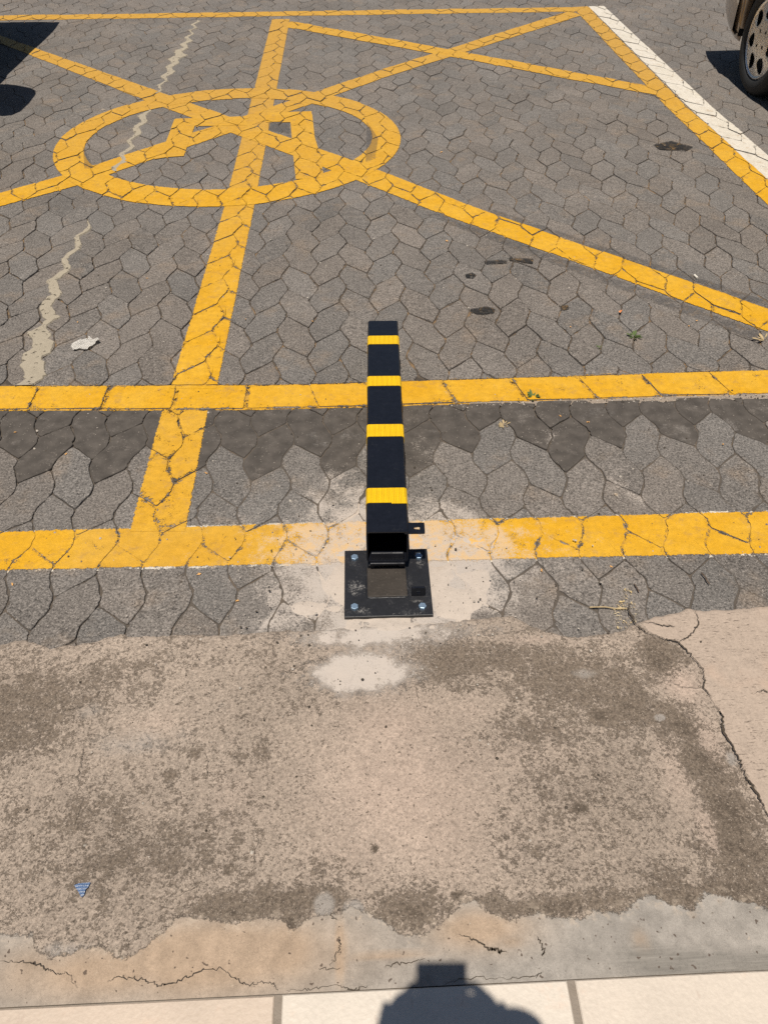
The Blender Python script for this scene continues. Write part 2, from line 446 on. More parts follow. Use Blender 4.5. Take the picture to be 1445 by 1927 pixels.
def blots(X, Y, L, comb='max'):
    o = np.zeros_like(X)
    for b in L:
        g = gauss(X, Y, *b[:5], rot=b[5] if len(b) > 5 else 0.0)
        o = np.maximum(o, g) if comb == 'max' else o+g
    return o
DUST = [(520, 1165, .13, .035, .8), (450, 1000, .08, .03, .38), (980, 1140, .07, .05, .55), (1010, 960, .1, .12, .3), (740, 1070, .47, .24, .5), (560, 1140, .18, .07, .72), (940, 1090, .09, .14, .62), (620, 905, .08, .09, .5), (700, 1290, .16, .06, .42), (720, 1195, .27, .045, 1.05), (745, 1060, .32, .18, 1.3), (600, 1010, .15, .06, .8), (890, 1012, .16, .06, .85), (740, 1010, .22, .08, 1.0), (650, 950, .12, .11, .85), (680, 1266, .130, .062, 1.35),   # px x, px y, rx m, ry m, amplitude
    (740, 1080, .27, .165, 1.25), (860, 1090, .12, .15, 1.0), (600, 1120, .16, .10, .85), (500, 1165, .12, .05, .6), (660, 960, .10, .11, .85),
    (590, 930, .035, .06, .55, R(35)), (575, 905, .02, .05, .55, R(40)), (640, 1000, .12, .07, .9), (830, 960, .10, .09, .62), (800, 860, .05, .10, .40), (480, 965, .05, .02, .55),
    (930, 1020, .07, .06, .6), (920, 1130, .10, .05, .8), (1165, 908, .045, .025, .7), (1180, 936, .055, .016, 1.0, R(-10)), (1040, 830, .03, .05, .45), (545, 985, .05, .03, .5), (430, 1180, .10, .02, .45),
    (675, 1262, .115, .050, .95), (740, 1230, .07, .06, .75), (600, 1290, .10, .025, .35), (1000, 870, .03, .09, .28), (220, 985, .05, .012, .3)]
def dust_at(X, Y): return blots(X, Y, DUST)
pav = mesh_obj('pavement', PV.V, PV.F, M_paver, attrs={'dust': dust_at(VN[:, 0], VN[:, 1])},
               fattrs={'tone': PV.tone, 'hue': PV.hue, 'dark': PV.dark})
struct(pav, 'grey interlocking hexagonal concrete pavers of the parking bays')

# ground below and all round, to the horizon
mesh_obj('ground', [(-600, -600, -.016), (600, -600, -.016), (600, 600, -.016), (-600, 600, -.016)], [(0, 1, 2, 3)], M_soil)['kind'] = 'structure'
sx_, sy_ = np.arange(-6.4, 5.81, .045), np.arange(.6, 12.3, .045)
V = [(x, y, min(-.0027, -.0050+(.0022 if y < 1.95 else 0)+.0065*vn(x*3.1, y*3.1)+.0045*vn(x*11, y*11))) for x in sx_ for y in sy_]
n = len(sy_)
F = [(i*n+j, (i+1)*n+j, (i+1)*n+j+1, i*n+j+1) for i in range(len(sx_)-1) for j in range(n-1)]
struct(mesh_obj('soil', V, F, M_soil), 'sandy bedding between the pavers')
def mat_far():
    k = NM('distant_paving')
    v = k.vor(7.0, 'DISTANCE_TO_EDGE'); c = k.mix(k.noise(3, 4), (.13, .115, .10), (.165, .148, .13))
    c = k.mix(k.ss(v.outputs['Distance'], .05, .02), c, (.05, .04, .033))
    c = k.gain(c, k.lin(k.noise(250, 3), .3, .7, .6, 1.4))
    return k.bsdf(c, .9, spec=.3)
fx0, fx1, fy0, fy1 = -6.3, 5.7, -3.0, 12.15
fv = [(-300, -300, -.002), (300, -300, -.002), (300, 300, -.002), (-300, 300, -.002), (fx0, fy0, -.002), (fx1, fy0, -.002), (fx1, fy1, -.002), (fx0, fy1, -.002)]
struct(mesh_obj('road', fv, [(0, 1, 5, 4), (1, 2, 6, 5), (2, 3, 7, 6), (3, 0, 4, 7)], mat_far()))

# ------------------------------------------------------------------ painted markings, laid paver by paver
from collections import defaultdict
GRID = defaultdict(list)
for ci, (q, zf, bb) in enumerate(CELLS):
    for gx in range(int(math.floor(bb[0]/.3)), int(math.floor(bb[1]/.3))+1):
        for gy in range(int(math.floor(bb[2]/.3)), int(math.floor(bb[3]/.3))+1): GRID[gx, gy].append(ci)
def cells_in(b):
    out = set()
    for gx in range(int(math.floor(b[0]/.3)), int(math.floor(b[1]/.3))+1):
        for gy in range(int(math.floor(b[2]/.3)), int(math.floor(b[3]/.3))+1): out.update(GRID.get((gx, gy), ()))
    return sorted(out)
LAYER = [0]
def ldist(p, a, b):
    l = math.hypot(b[0]-a[0], b[1]-a[1])
    return ((b[0]-a[0])*(p[1]-a[1])-(b[1]-a[1])*(p[0]-a[0]))/l
def _sd(p, a, b):
    ex, ey = b[0]-a[0], b[1]-a[1]; l2 = ex*ex+ey*ey or 1e-12
    t = max(0.0, min(1.0, ((p[0]-a[0])*ex+(p[1]-a[1])*ey)/l2))
    return math.hypot(p[0]-a[0]-t*ex, p[1]-a[1]-t*ey)
def marking(name, pieces, mat, wear, pale=0.0, label=None, lift=.0007, joint=None):
    """pieces: (convex ccw quad, f1, f2) with edge-distance functions; wear may be a function of (x, y)"""
    if joint is None: joint = mat is M_yel or mat is M_whi
    LAYER[0] += 1; dz = lift+.00022*LAYER[0]
    V, F, D1, D2, W, PL, JD = [], [], [], [], [], [], []
    for pi, (quad, f1, f2) in enumerate(pieces):
        quad = ccw(quad); dz += .00003 if len(pieces) < 30 else 0
        b = (min(p[0] for p in quad), max(p[0] for p in quad), min(p[1] for p in quad), max(p[1] for p in quad))
        for ci in cells_in(b):
            q, zf, bb = CELLS[ci]
            if bb[0] > b[1] or bb[1] < b[0] or bb[2] > b[3] or bb[3] < b[2]: continue
            c = clip_convex(list(q), quad)
            if len(c) < 3 or area(c) < 1e-6: continue
            b0 = len(V)
            def od(p):
                return min(_sd(p, q[i-1], q[i]) for i in range(len(q)))
            if mat is M_yel or mat is M_whi:
                c2 = []
                for i in range(len(c)):
                    a, e = c[i-1], c[i]; c2.append(a); l = math.hypot(e[0]-a[0], e[1]-a[1])
                    if l > .014:
                        m1 = ((a[0]+e[0])/2, (a[1]+e[1])/2)
                        if od(m1) > .0008: c2 += [(a[0]+(e[0]-a[0])*t, a[1]+(e[1]-a[1])*t) for t in (.12, .5, .88)]
                c = c2; cm = (sum(p[0] for p in c)/len(c), sum(p[1] for p in c)/len(c))
                for u, v in c+[cm]:
                    V.append((u, v, zf(u, v)+dz)); D1.append(f1((u, v))); D2.append(f2((u, v))); JD.append(od((u, v)))
                    W.append(wear(u, v) if callable(wear) else wear); PL.append(pale(u, v) if callable(pale) else pale)
                n_ = len(c)
                for i in range(n_): F.append([b0+i, b0+(i+1) % n_, b0+n_])
                continue
            for u, v in c:
                JD.append(1.0)
                V.append((u, v, zf(u, v)+dz)); D1.append(f1((u, v))); D2.append(f2((u, v)))
                W.append(wear(u, v) if callable(wear) else wear); PL.append(pale(u, v) if callable(pale) else pale)
            F.append(list(range(b0, b0+len(c))))
        if joint:
            b0 = len(V); m_ = ((quad[0][0]+quad[2][0])/2, (quad[0][1]+quad[2][1])/2)
            for u, v in quad:
                V.append((u, v, -.0022+dz*.2)); D1.append(f1((u, v))); D2.append(f2((u, v))); W.append(.62); PL.append(.2); JD.append(1.0)
            F.append(list(range(b0, b0+len(quad))))
    o = mesh_obj(name, V, F, mat, attrs={'d1': D1, 'd2': D2, 'wear': W, 'pale': PL, 'jd': JD, 'dust': dust_at(np.array([v[0] for v in V]), np.array([v[1] for v in V]))})
    o['kind'] = 'structure'
    if label: o['label'] = label
    return o
def stripe(e1a, e1b, e2a, e2b, caps=False, px=True):
    """a straight stripe between edge e1 (a to b) and edge e2 (a to b)"""
    if px: e1a, e1b, e2a, e2b = (gp(*p) for p in (e1a, e1b, e2a, e2b))
    m = ((e2a[0]+e2b[0]-e1a[0]-e1b[0])/2, (e2a[1]+e2b[1]-e1a[1]-e1b[1])/2)
    s1 = 1 if ldist((e1a[0]+m[0], e1a[1]+m[1]), e1a, e1b) > 0 else -1
    f1 = lambda p: s1*ldist(p, e1a, e1b); f2 = lambda p: -s1*ldist(p, e2a, e2b)
    # widen a little so the ragged edge has room
    def push(p, a, b, sgn):
        l = math.hypot(b[0]-a[0], b[1]-a[1]); nx, ny = -(b[1]-a[1])/l, (b[0]-a[0])/l
        return (p[0]+nx*sgn*.006, p[1]+ny*sgn*.006)
    quad = [push(e1a, e1a, e1b, -s1), push(e1b, e1a, e1b, -s1), push(e2b, e2a, e2b, s1), push(e2a, e2a, e2b, s1)]
    return (quad, f1, f2)
def ext(a, b, xa, xb):
    """the straight edge through surveyed pixels a, b, carried on to world x = xa .. xb"""
    a, b = gp(*a), gp(*b); f = lambda x: (x, a[1]+(b[1]-a[1])*(x-a[0])/(b[0]-a[0]))
    return f(xa), f(xb)
def patch_wear(base):
    return lambda u, v: base+.12*min(1, float(dust_at(np.array([u]), np.array([v]))[0]))
lab = 'yellow'
e1, e2 = ext((0, 1000), (1445, 962), -5.5, 5.5), ext((0, 1074), (1445, 1042), -5.5, 5.5)
marking('pavement_marking', [stripe((e1[0][0], e1[0][1]+.006), (e1[1][0], e1[1][1]+.006), (e2[0][0], e2[0][1]-.007), (e2[1][0], e2[1][1]-.007), px=False)], M_whi, lambda u, v: .97-.45*max(0.0, min(1.0, 2.2*(vn(u*2.1+4, v*3)+.12)+.5*vn(u*9, 2))), .3,
        'remains of an old white line showing at the edges of the nearest yellow line', lift=.0004)
marking('pavement_marking', [stripe(*e1, *e2, px=False)], M_yel, patch_wear(.30), lambda u, v: .35 if -.75 < u < .3 else .0,
        'yellow line running across behind the folded bollard, nearest the concrete')
pieces = []
for k in range(44):
    xa, xb = -5.0+k*.25, -4.75+k*.25
    q = [bend((xa, 1.962)), bend((xb, 1.962)), bend((xb, 2.101)), bend((xa, 2.101))]
    pieces.append((q, (lambda p, a=q[0], b=q[1]: ldist(p, a, b)), (lambda p, a=q[2], b=q[3]: ldist(p, a, b))))
marking('pavement_marking', pieces, M_yel, .33, .0, 'yellow line on the edging course at the mouth of the bays')
e1, e2 = ext((180, 27), (1090, 13.5), -4.5, 2.02), ext((180, 36), (1090, 22), -4.5, 2.02)
marking('pavement_marking', [stripe(*e1, *e2, px=False)], M_yel, .30, .8, 'thin yellow line across the far end of the bays')
marking('pavement_marking', [stripe((512, 36), (419, 400), (546, 36), (477, 400)), stripe((419, 400), (320, 732), (477, 400), (409, 732))], M_yel, .30, lambda u, v: min(1, max(0, (v-2.4)/2.4)),
        'yellow dividing line between the two bays, through the ring')
marking('pavement_marking', [stripe((306, 770), (244, 1000), (393, 770), (350, 1000))], M_yel, .38, .25, 'short yellow bar joining the two nearer cross lines')
marking('pavement_marking', [stripe((1076, 14), (1252, 200), (1105, 12), (1290, 200)), stripe((1252, 200), (1460, 403), (1290, 200), (1460, 348)), stripe(gp(1460, 403), (1.915, 2.10), gp(1460, 348), (2.045, 2.10), px=False)], M_yel, .26, lambda u, v: min(1, max(0, (v-3.6)/2.0)),
        'yellow side line of the right bay, beside the white line')
marking('pavement_marking', [stripe((1106, 12), (1292, 200), (1136, 12), (1338, 200)), stripe((1292, 200), (1520, 410), (1338, 200), (1520, 359)), stripe(gp(1520, 410), (2.045, 2.10), gp(1520, 359), (2.16, 2.10), px=False)], M_whi, .24, .2,
        'white line beside the yellow side line of the right bay')
P_ = lambda u, v: min(.85, max(0, (v-3.3)/2.2))
marking('pavement_marking', [stripe((-60, 46), (320, 180), (-60, 58), (280, 192)), stripe((320, 180), (690, 312), (280, 192), (600, 312)), stripe((690, 312), (918, 400), (600, 312), (823, 401)), stripe((918, 400), (1660, 655), (823, 401), (1660, 703))], M_yel, .28, P_,
        'yellow diagonal from the upper left down to the right edge, through the ring')
marking('pavement_marking', [stripe((-80, 386), (115, 332), (-80, 413), (145, 350)), stripe((115, 332), (475, 214), (145, 350), (475, 236)), stripe((475, 214), (723, 130), (475, 236), (723, 147)), stripe((723, 130), (1075, 20), (723, 147), (1092, 30))], M_yel, .28, P_,
        'yellow diagonal rising from the left edge to the far right corner, through the ring')
marking('pavement_marking', [stripe((546, 40), (860, 96), (540, 52), (860, 110)), stripe((860, 96), (1215, 161), (860, 110), (1240, 181))], M_yel, .30, .6,
        'yellow diagonal of the right bay, from the far middle down to the white line')
# ring
RC, RO, RI = (-.645, 4.408), (.918, .893), (.762, .690)
def ringpt(t, r): return (RC[0]+r[0]*math.cos(t), RC[1]+r[1]*math.sin(t)-(.0))
pieces = []
NR = 96
def fout(p):
    dx, dy = (p[0]-RC[0])/RO[0], (p[1]-RC[1])/RO[1]; return (1-math.hypot(dx, dy))*.92
def fin(p):
    dx, dy = (p[0]-RC[0])/RI[0], (p[1]-RC[1])/RI[1]; return (math.hypot(dx, dy)-1)*.74
for i in range(NR):
    t0, t1 = 2*math.pi*i/NR, 2*math.pi*(i+1)/NR
    ro = (RO[0]+.008, RO[1]+.008); ri = (RI[0]-.008, RI[1]-.008)
    pieces.append(([ringpt(t0, ri), ringpt(t0, ro), ringpt(t1, ro), ringpt(t1, ri)], fout, fin))
marking('pavement_marking', pieces, M_yel, .28, P_, 'large yellow ring painted over the dividing line')
Z6 = lambda L: [(300+x/3.44, 120+y/3.44) for x, y in L]
def polypiece(L):
    q = ccw(gps(L)); 
    def f(p): return min(ldist(p, q[i-1], q[i]) for i in range(len(q)))+.004
    return (q, f, f)
marking('pavement_marking', [polypiece(Z6(L)) for L in (
    [(690, 322), (985, 311), (992, 378), (690, 384)], [(845, 340), (990, 330), (1006, 480), (860, 500)], [(855, 490), (1006, 478), (1032, 560), (868, 600)], [(866, 590), (1032, 550), (1066, 738), (884, 752)])],
    M_yel, .30, .45, 'hooked yellow letter stroke inside the ring, right of the dividing line')
marking('pavement_marking', [polypiece(Z6(L)) for L in (
    [(106, 360), (570, 342), (570, 402), (100, 408)], [(100, 362), (240, 385), (205, 478), (40, 520)], [(40, 518), (206, 476), (160, 602), (0, 612)], [(0, 548), (40, 518), (40, 610), (-30, 622)])],
    M_yel, .30, .5, 'hooked yellow letter stroke inside the ring, left of the dividing line')
# dark over-painted strips beside the yellow
marking('pavement_marking', [stripe((830, 404), (1430, 624), (790, 402), (1418, 641))], M_tar, .56, 0, 'faded dark paint along the lower edge of the long diagonal', lift=.0002)
marking('pavement_marking', [stripe((930, 395), (1460, 572), (918, 401), (1460, 588))], M_tar, .56, 0, 'faded dark paint along the upper edge of the long diagonal', lift=.0002)
marking('pavement_marking', [polypiece(L) for L in ([(690, 230), (712, 262), (706, 300), (688, 306)], [(155, 255), (170, 300), (180, 318), (160, 318)], [(505, 232), (545, 232), (545, 252), (505, 246)])],
        M_tar, .36, 0, 'faded dark paint inside and beside the ring', lift=.0002)
# tar drips and rubber marks
marking('pavement_stain', [polypiece(L) for L in ([(958, 486), (1003, 489), (1002, 498), (957, 492)], [(885, 583), (915, 578), (931, 583), (929, 590), (906, 594), (884, 591)], [(875, 519), (888, 515), (896, 520), (890, 526), (877, 525)], [(910, 493), (952, 491), (953, 497), (915, 499)],
    [(1228, 273), (1262, 266), (1303, 278), (1290, 286), (1240, 282)], [(1055, 577), (1068, 575), (1070, 582), (1056, 586)])], M_black, .42, 0, 'small black tar marks on the pavers')
marking('pavement_stain', [polypiece(L) for L in ([(592, 79), (632, 77), (636, 82), (600, 86)], [(432, 127), (452, 126), (453, 132), (434, 133)], [(470, 126), (485, 125), (484, 132), (468, 133)], [(105, 212), (215, 204), (215, 216), (125, 220)], [(1195, 182), (1225, 186), (1222, 192), (1198, 190)], [(1135, 207), (1160, 204), (1170, 212), (1150, 216)],
    [(1140, 900), (1210, 930), (1212, 948), (1140, 940)])], M_scuff, .95, .5, 'pale scuffs of plaster and paint on the pavers')
marking('pavement_stain', [polypiece(L) for L in ([(1150, 1150), (1185, 1110), (1200, 1160), (1190, 1190), (1160, 1185)], [(1165, 1125), (1175, 1108), (1188, 1115), (1180, 1140)])], M_cream, .80, .0, 'flaking cream paint beside the crack')

# pale mortar worming between the pavers on the left
def mat_mortar():
    k = NM('pale_mortar')
    c = k.mix(k.noise(18, 4), (.34, .295, .222), (.42, .365, .28))
    c = k.gain(c, k.lin(k.noise(300, 3, .7), .3, .7, .82, 1.15))
    c = k.mix(k.ss(k.noise(60, 3, .65), .40, .35), c, (.09, .075, .055))
    return k.bsdf(c, .9, k.bump(k.add(k.noise(300, 3, .7), k.noise(60, 3)), .003), spec=.2)
def ribbon(left, right, z, jitter=.003, sub=5):
    """fill between two outlines given as pixel lists of equal length"""
    V, F = [], []
    L, Rr = gps(left), gps(right)
    pts = []
    for i in range(len(L)-1):
        for j in range(sub):
            t = j/sub
            a = (L[i][0]*(1-t)+L[i+1][0]*t+random.gauss(0, jitter), L[i][1]*(1-t)+L[i+1][1]*t+random.gauss(0, jitter))
            b = (Rr[i][0]*(1-t)+Rr[i+1][0]*t+random.gauss(0, jitter), Rr[i][1]*(1-t)+Rr[i+1][1]*t+random.gauss(0, jitter))
            pts.append((a, b))
    pts.append((L[-1], Rr[-1]))
    for a, b in pts:
        m = ((a[0]+b[0])/2, (a[1]+b[1])/2)
        V += [(*a, z-.004), (a[0]*.85+m[0]*.15, a[1]*.85+m[1]*.15, z), (*m, z+.001), (b[0]*.85+m[0]*.15, b[1]*.85+m[1]*.15, z), (*b, z-.004)]
    for i in range(len(pts)-1):
        for c in range(4): F.append((i*5+c, i*5+c+1, i*5+5+c+1, i*5+5+c))
    return V, F
V, F = [], []
def mortar_run(idx, y0, y1, wf):
    """mortar in the widened zigzag joint number idx"""
    h = .0985; k = int((y0-2.54)/h)-1; P = []
    while True:
        y = 2.54+k*h
        if y > y1+.1: break
        x = -.497+.1125*idx+(A_ if k % 2 == 0 else -A_)
        P.append(bend(warp(x, y-FLA))); P.append(bend(warp(x, y+FLA))); k += 1
    pts = []
    for a, b in zip(P[:-1], P[1:]):
        for t in (0, .25, .5, .75): pts.append((a[0]+(b[0]-a[0])*t, a[1]+(b[1]-a[1])*t))
    pts = [p for p in pts if y0 <= p[1] <= y1]
    pts = [(x+.085*max(0, min(1, (2.85-y)/.65)), y) for x, y in pts]
    b0 = len(V); n = len(pts)
    for i, (x, y) in enumerate(pts):
        wd = max(.004, wf(y)*(1+.5*vn(x*3, y*13)))*.5
        l, r = x-wd*(.9+.5*vn(y*37, 3))+random.gauss(0, .003), x+wd*(1.1+.5*vn(y*41, 8))+random.gauss(0, .003); m = (l+r)/2
        for u, z in ((l, -.002), (l+.003, .0036), (m, .0042), (r-.003, .0036), (r, -.002)): V.append((u, y, z))
    for i in range(n-1):
        for c in range(4): F.append((b0+i*5+c, b0+i*5+c+1, b0+i*5+5+c+1, b0+i*5+5+c))
wlow = lambda y: float(np.interp(y, [2.1, 2.36, 2.46, 2.50, 2.56, 2.7, 2.85, 3.05, 3.3, 3.42], [.065, .085, .08, .015, .05, .055, .04, .028, .02, .004]))
wmid = lambda y: .8*float(np.interp(y, [3.95, 4.1, 4.4, 4.8, 4.92], [.02, .05, .03, .06, .01]))
whi = lambda y: float(np.interp(y, [5.2, 5.35, 5.5, 5.7, 5.85, 6.0, 6.3, 6.6, 7.1], [.06, .03, .02, .07, .045, .07, .04, .055, .03]))*(.75+.8*vn(y*4, 1))
mortar_run(-6, 2.118, 3.42, wlow); mortar_run(-6, 3.95, 4.92, wmid); mortar_run(-6, 5.22, 7.1, whi)
struct(mesh_obj('mortar_surface', V, F, mat_mortar()), 'pale mortar filling a wandering gap between the pavers on the left')
# crumbly sand strip under the edging course on the right
sv, sf = [], []
e = [gp(620, 769), gp(1445, 744)]
n = 120
for i in range(n+1):
    x = .35+(3.5-.35)*i/n
    yy = bend((x, 1.962))[1]+.006*vn(x*9, 3)
    wd = (.012+.010*(vn(x*14, 7)+.5))*min(1, max(0, (x-.35)/.3))
    sv += [(x, yy-wd, -.001), (x, yy+.006, .0015)]
for i in range(n): sf.append((2*i, 2*i+2, 2*i+3, 2*i+1))
def mat_sand():
    k = NM('sandy_mortar'); c = k.mix(k.noise(60, 4), (.25, .20, .155), (.36, .30, .24)); c = k.gain(c, k.lin(k.noise(300, 3), .3, .7, .6, 1.35))
    return k.bsdf(c, .95, k.bump(k.noise(260, 3), .004), spec=.2)
M_sand = mat_sand()
struct(mesh_obj('sand_surface', sv, sf, M_sand), 'crumbled sand and mortar below the edging course')

# ------------------------------------------------------------------ concrete apron
EDGE = gps([(-400, 1225), (-200, 1212), (0, 1216), (50, 1205), (95, 1222), (130, 1217), (230, 1197), (400, 1196), (520, 1192), (640, 1184), (800, 1178), (960, 1158), (1010, 1185), (1060, 1200), (1130, 1196), (1165, 1190), (1205, 1172), (1290, 1150), (1330, 1152), (1380, 1150), (1445, 1140), (1600, 1135), (1900, 1130)])
STRIP = gps([(-300, 1770), (20, 1762), (65, 1757), (62, 1785), (100, 1806), (145, 1790), (195, 1780), (215, 1800), (232, 1806), (280, 1780), (310, 1750), (345, 1725), (395, 1733), (450, 1736), (500, 1730), (538, 1735), (548, 1752), (590, 1726), (618, 1722), (645, 1720), (662, 1704), (690, 1722), (723, 1735), (753, 1760), (793, 1762), (833, 1735), (868, 1702), (893, 1697), (913, 1715), (958, 1732), (993, 1720), (1043, 1725), (1088, 1735), (1118, 1715), (1163, 1720), (1188, 1702), (1218, 1688), (1253, 1700), (1298, 1715), (1323, 1684), (1363, 1688), (1445, 1712), (1700, 1720)])
SLAB = gps([(1190, 1130), (1205, 1168), (1215, 1190), (1240, 1202), (1275, 1212), (1300, 1240), (1322, 1262), (1322, 1295), (1340, 1325), (1358, 1352), (1362, 1385), (1378, 1412), (1392, 1440), (1402, 1465), (1425, 1500), (1438, 1532), (1465, 1590), (1500, 1640), (1540, 1720), (1580, 1900)])
TILE_Y = .357
def mono(L, ax):
    L = sorted(L, key=lambda p: p[ax]); return np.array([p[ax] for p in L]), np.array([p[1-ax] for p in L])
xs = np.concatenate([np.arange(-4.5, -1.2, .06), np.arange(-1.2, 1.35, .007), np.arange(1.35, 5, .06)])
ex_, ey_ = mono(EDGE, 0)
edge = np.interp(xs, ex_, ey_)
for i, x in enumerate(xs): edge[i] += .008*vn(x*22, 1)+.006*vn(x*60, 4)+.004*vn(x*140, 9)
NY = 112
tt = np.linspace(0, 1, NY)
X = np.repeat(xs[:, None], NY, 1); Y = TILE_Y+.002+(edge[:, None]-TILE_Y)*tt[None, :]
sxb, syb = mono(STRIP, 0); strip = np.interp(X, sxb, syb)-Y
ly, lx = mono(SLAB, 1); slab = X-np.interp(Y, ly, lx)
DARK = [(60, 1300, .15, .07, .55), (40, 1385, .10, .06, .55), (20, 1350, .08, .1, .5), (230, 1260, .10, .04, .35), (520, 1700, .17, .025, .75), (445, 1715, .09, .012, 1.0), (545, 1735, .012, .02, 1.1), (610, 1690, .05, .03, .6), (770, 1715, .07, .035, .85),
    (1030, 1708, .11, .014, 1.0), (900, 1698, .06, .012, .6), (1150, 1700, .05, .018, .7), (1290, 1690, .10, .03, .8), (1400, 1680, .10, .04, .9), (1390, 1600, .06, .08, .9), (1250, 1660, .05, .03, .5), (900, 1240, .16, .05, .55), (830, 1260, .06, .04, .7),
    (1100, 1280, .20, .09, .62), (1240, 1245, .05, .06, 1.0), (1180, 1330, .06, .05, .8), (1290, 1370, .045, .07, .85, R(30)), (1330, 1440, .05, .07, .9, R(30)), (1370, 1530, .05, .07, 1.0, R(20)), (1130, 1350, .025, .02, 1.1), (1175, 1350, .018, .012, 1.0), (1000, 1380, .12, .06, .42), (1090, 1523, .018, .012, 1.5),
    (1080, 1500, .14, .10, .32), (250, 1610, .16, .06, .35), (230, 1620, .06, .02, .5), (480, 1420, .06, .05, .3), (320, 1460, .012, .010, 1.0), (370, 1420, .012, .01, .8), (860, 1685, .014, .007, 1.4), (705, 1600, .008, .010, 1.2), (430, 1637, .008, .008, 1.1), (150, 1545, .12, .05, .3), (620, 1640, .05, .04, .45)]
PINK = [(760, 1480, .19, .16, .85), (740, 1370, .12, .08, .8), (820, 1560, .13, .1, .6), (660, 1580, .08, .07, .5), (300, 1360, .06, .03, .4), (440, 1500, .06, .06, .3), (870, 1340, .08, .05, .4), (960, 1430, .10, .06, .35), (1280, 1290, .04, .05, 1.0), (1330, 1400, .03, .08, .7), (1270, 1460, .03, .08, .6), (1000, 1205, .06, .012, .6), (1330, 1560, .02, .05, .8)]
GREY = [(250, 1400, .14, .05, .6), (170, 1340, .05, .03, .6), (330, 1390, .10, .05, .45), (420, 1330, .05, .03, .4), (1100, 1270, .04, .02, .7), (610, 1705, .018, .022, 1.6), (665, 1715, .02, .02, 1.4), (300, 1650, .05, .02, .35), (1240, 1352, .012, .008, 1.6), (120, 1790, .08, .02, .7), (1365, 1370, .012, .03, 1.0), (1375, 1430, .015, .02, 1.0)]
TAN = [(400, 1800, .22, .07, 1.3), (200, 1830, .18, .05, 1.1), (530, 1790, .08, .06, 1.2), (900, 1750, .09, .035, 1.2), (60, 1830, .08, .05, .8), (640, 1790, .012, .05, 1.5), (960, 1775, .03, .01, .9), (720, 1800, .09, .008, .9), (1205, 1780, .012, .02, 1.0)]
d_ = blots(X, Y, DARK); 
wx = np.array([-9, gp(1000, 1790)[0], gp(1040, 1790)[0], gp(1110, 1770)[0], gp(1200, 1772)[0], gp(1445, 1795)[0], 9]); wy = np.array([.30, .335, gp(1040, 1815)[1], gp(1110, 1757)[1], gp(1200, 1772)[1], gp(1445, 1795)[1], .43])
wedge = np.clip(.5+(np.interp(X, wx, wy)-Y)/.055, 0, 1)*np.clip((X-gp(985, 1790)[0])/.26, 0, 1)
zz = np.full_like(X, .0038); 
zz[:, -1] -= .004
zz = np.where(strip > 0, zz+.0012*np.clip(strip/.01, 0, 1), zz)
zz = np.where(slab > 0, zz+.002*np.clip(slab/.006, 0, 1), zz)
for i in range(len(xs)):
    for j in range(0, NY): zz[i, j] += .002*vn(X[i, j]*8, Y[i, j]*8)+.0008*vn(X[i, j]*40, Y[i, j]*40)
V = np.stack([X.ravel(), Y.ravel(), zz.ravel()], 1).tolist()
F = [(i*NY+j, (i+1)*NY+j, (i+1)*NY+j+1, i*NY+j+1) for i in range(len(xs)-1) for j in range(NY-1)]
rav = lambda a: a.ravel()
apron = mesh_obj('concrete_pavement', V, F, M_conc, attrs=dict(dark=rav(d_), pink=rav(blots(X, Y, PINK)), grey=rav(blots(X, Y, GREY)), tan=rav(np.clip(blots(X, Y, TAN), 0, 1)), dust=rav(dust_at(X, Y)), strip=rav(strip), slab=rav(slab), wedge=rav(wedge)), smooth=True)
struct(apron, 'weathered brown concrete apron with dark stains and cracks')
# cracks
def mat_crack():
    k = NM('crack_dirt'); c = k.mix(k.noise(120, 3), (.045, .036, .028), (.10, .08, .06)); return k.bsdf(c, .95, spec=.1)
def crack(pts, w, z=.0075, sub=11, jit=.0016, taper=True):
    L = gps(pts); V, F = [], []; C = []
    for i in range(len(L)-1):
        for j in range(sub):
            t = j/sub; C.append((L[i][0]*(1-t)+L[i+1][0]*t+random.gauss(0, jit)*(j > 0), L[i][1]*(1-t)+L[i+1][1]*t+random.gauss(0, jit)*(j > 0)))
    C.append(L[-1]); n = len(C)
    for i, (x, y) in enumerate(C):
        a, b = C[max(0, i-1)], C[min(n-1, i+1)]; l = math.hypot(b[0]-a[0], b[1]-a[1]) or 1
        nx, ny = -(b[1]-a[1])/l, (b[0]-a[0])/l
        s = i/(n-1); tp = min(1, 4*s+.15, 4*(1-s)+.15) if taper else 1
        ww = w*tp*random.uniform(.5, 1.0)*(.25+1.1*(vn(x*30, y*30)+.5))
        V += [(x-nx*ww*.5, y-ny*ww*.5, z), (x+nx*ww*.5, y+ny*ww*.5, z)]
    for i in range(n-1): F.append((2*i, 2*i+1, 2*i+3, 2*i+2))
    return V, F
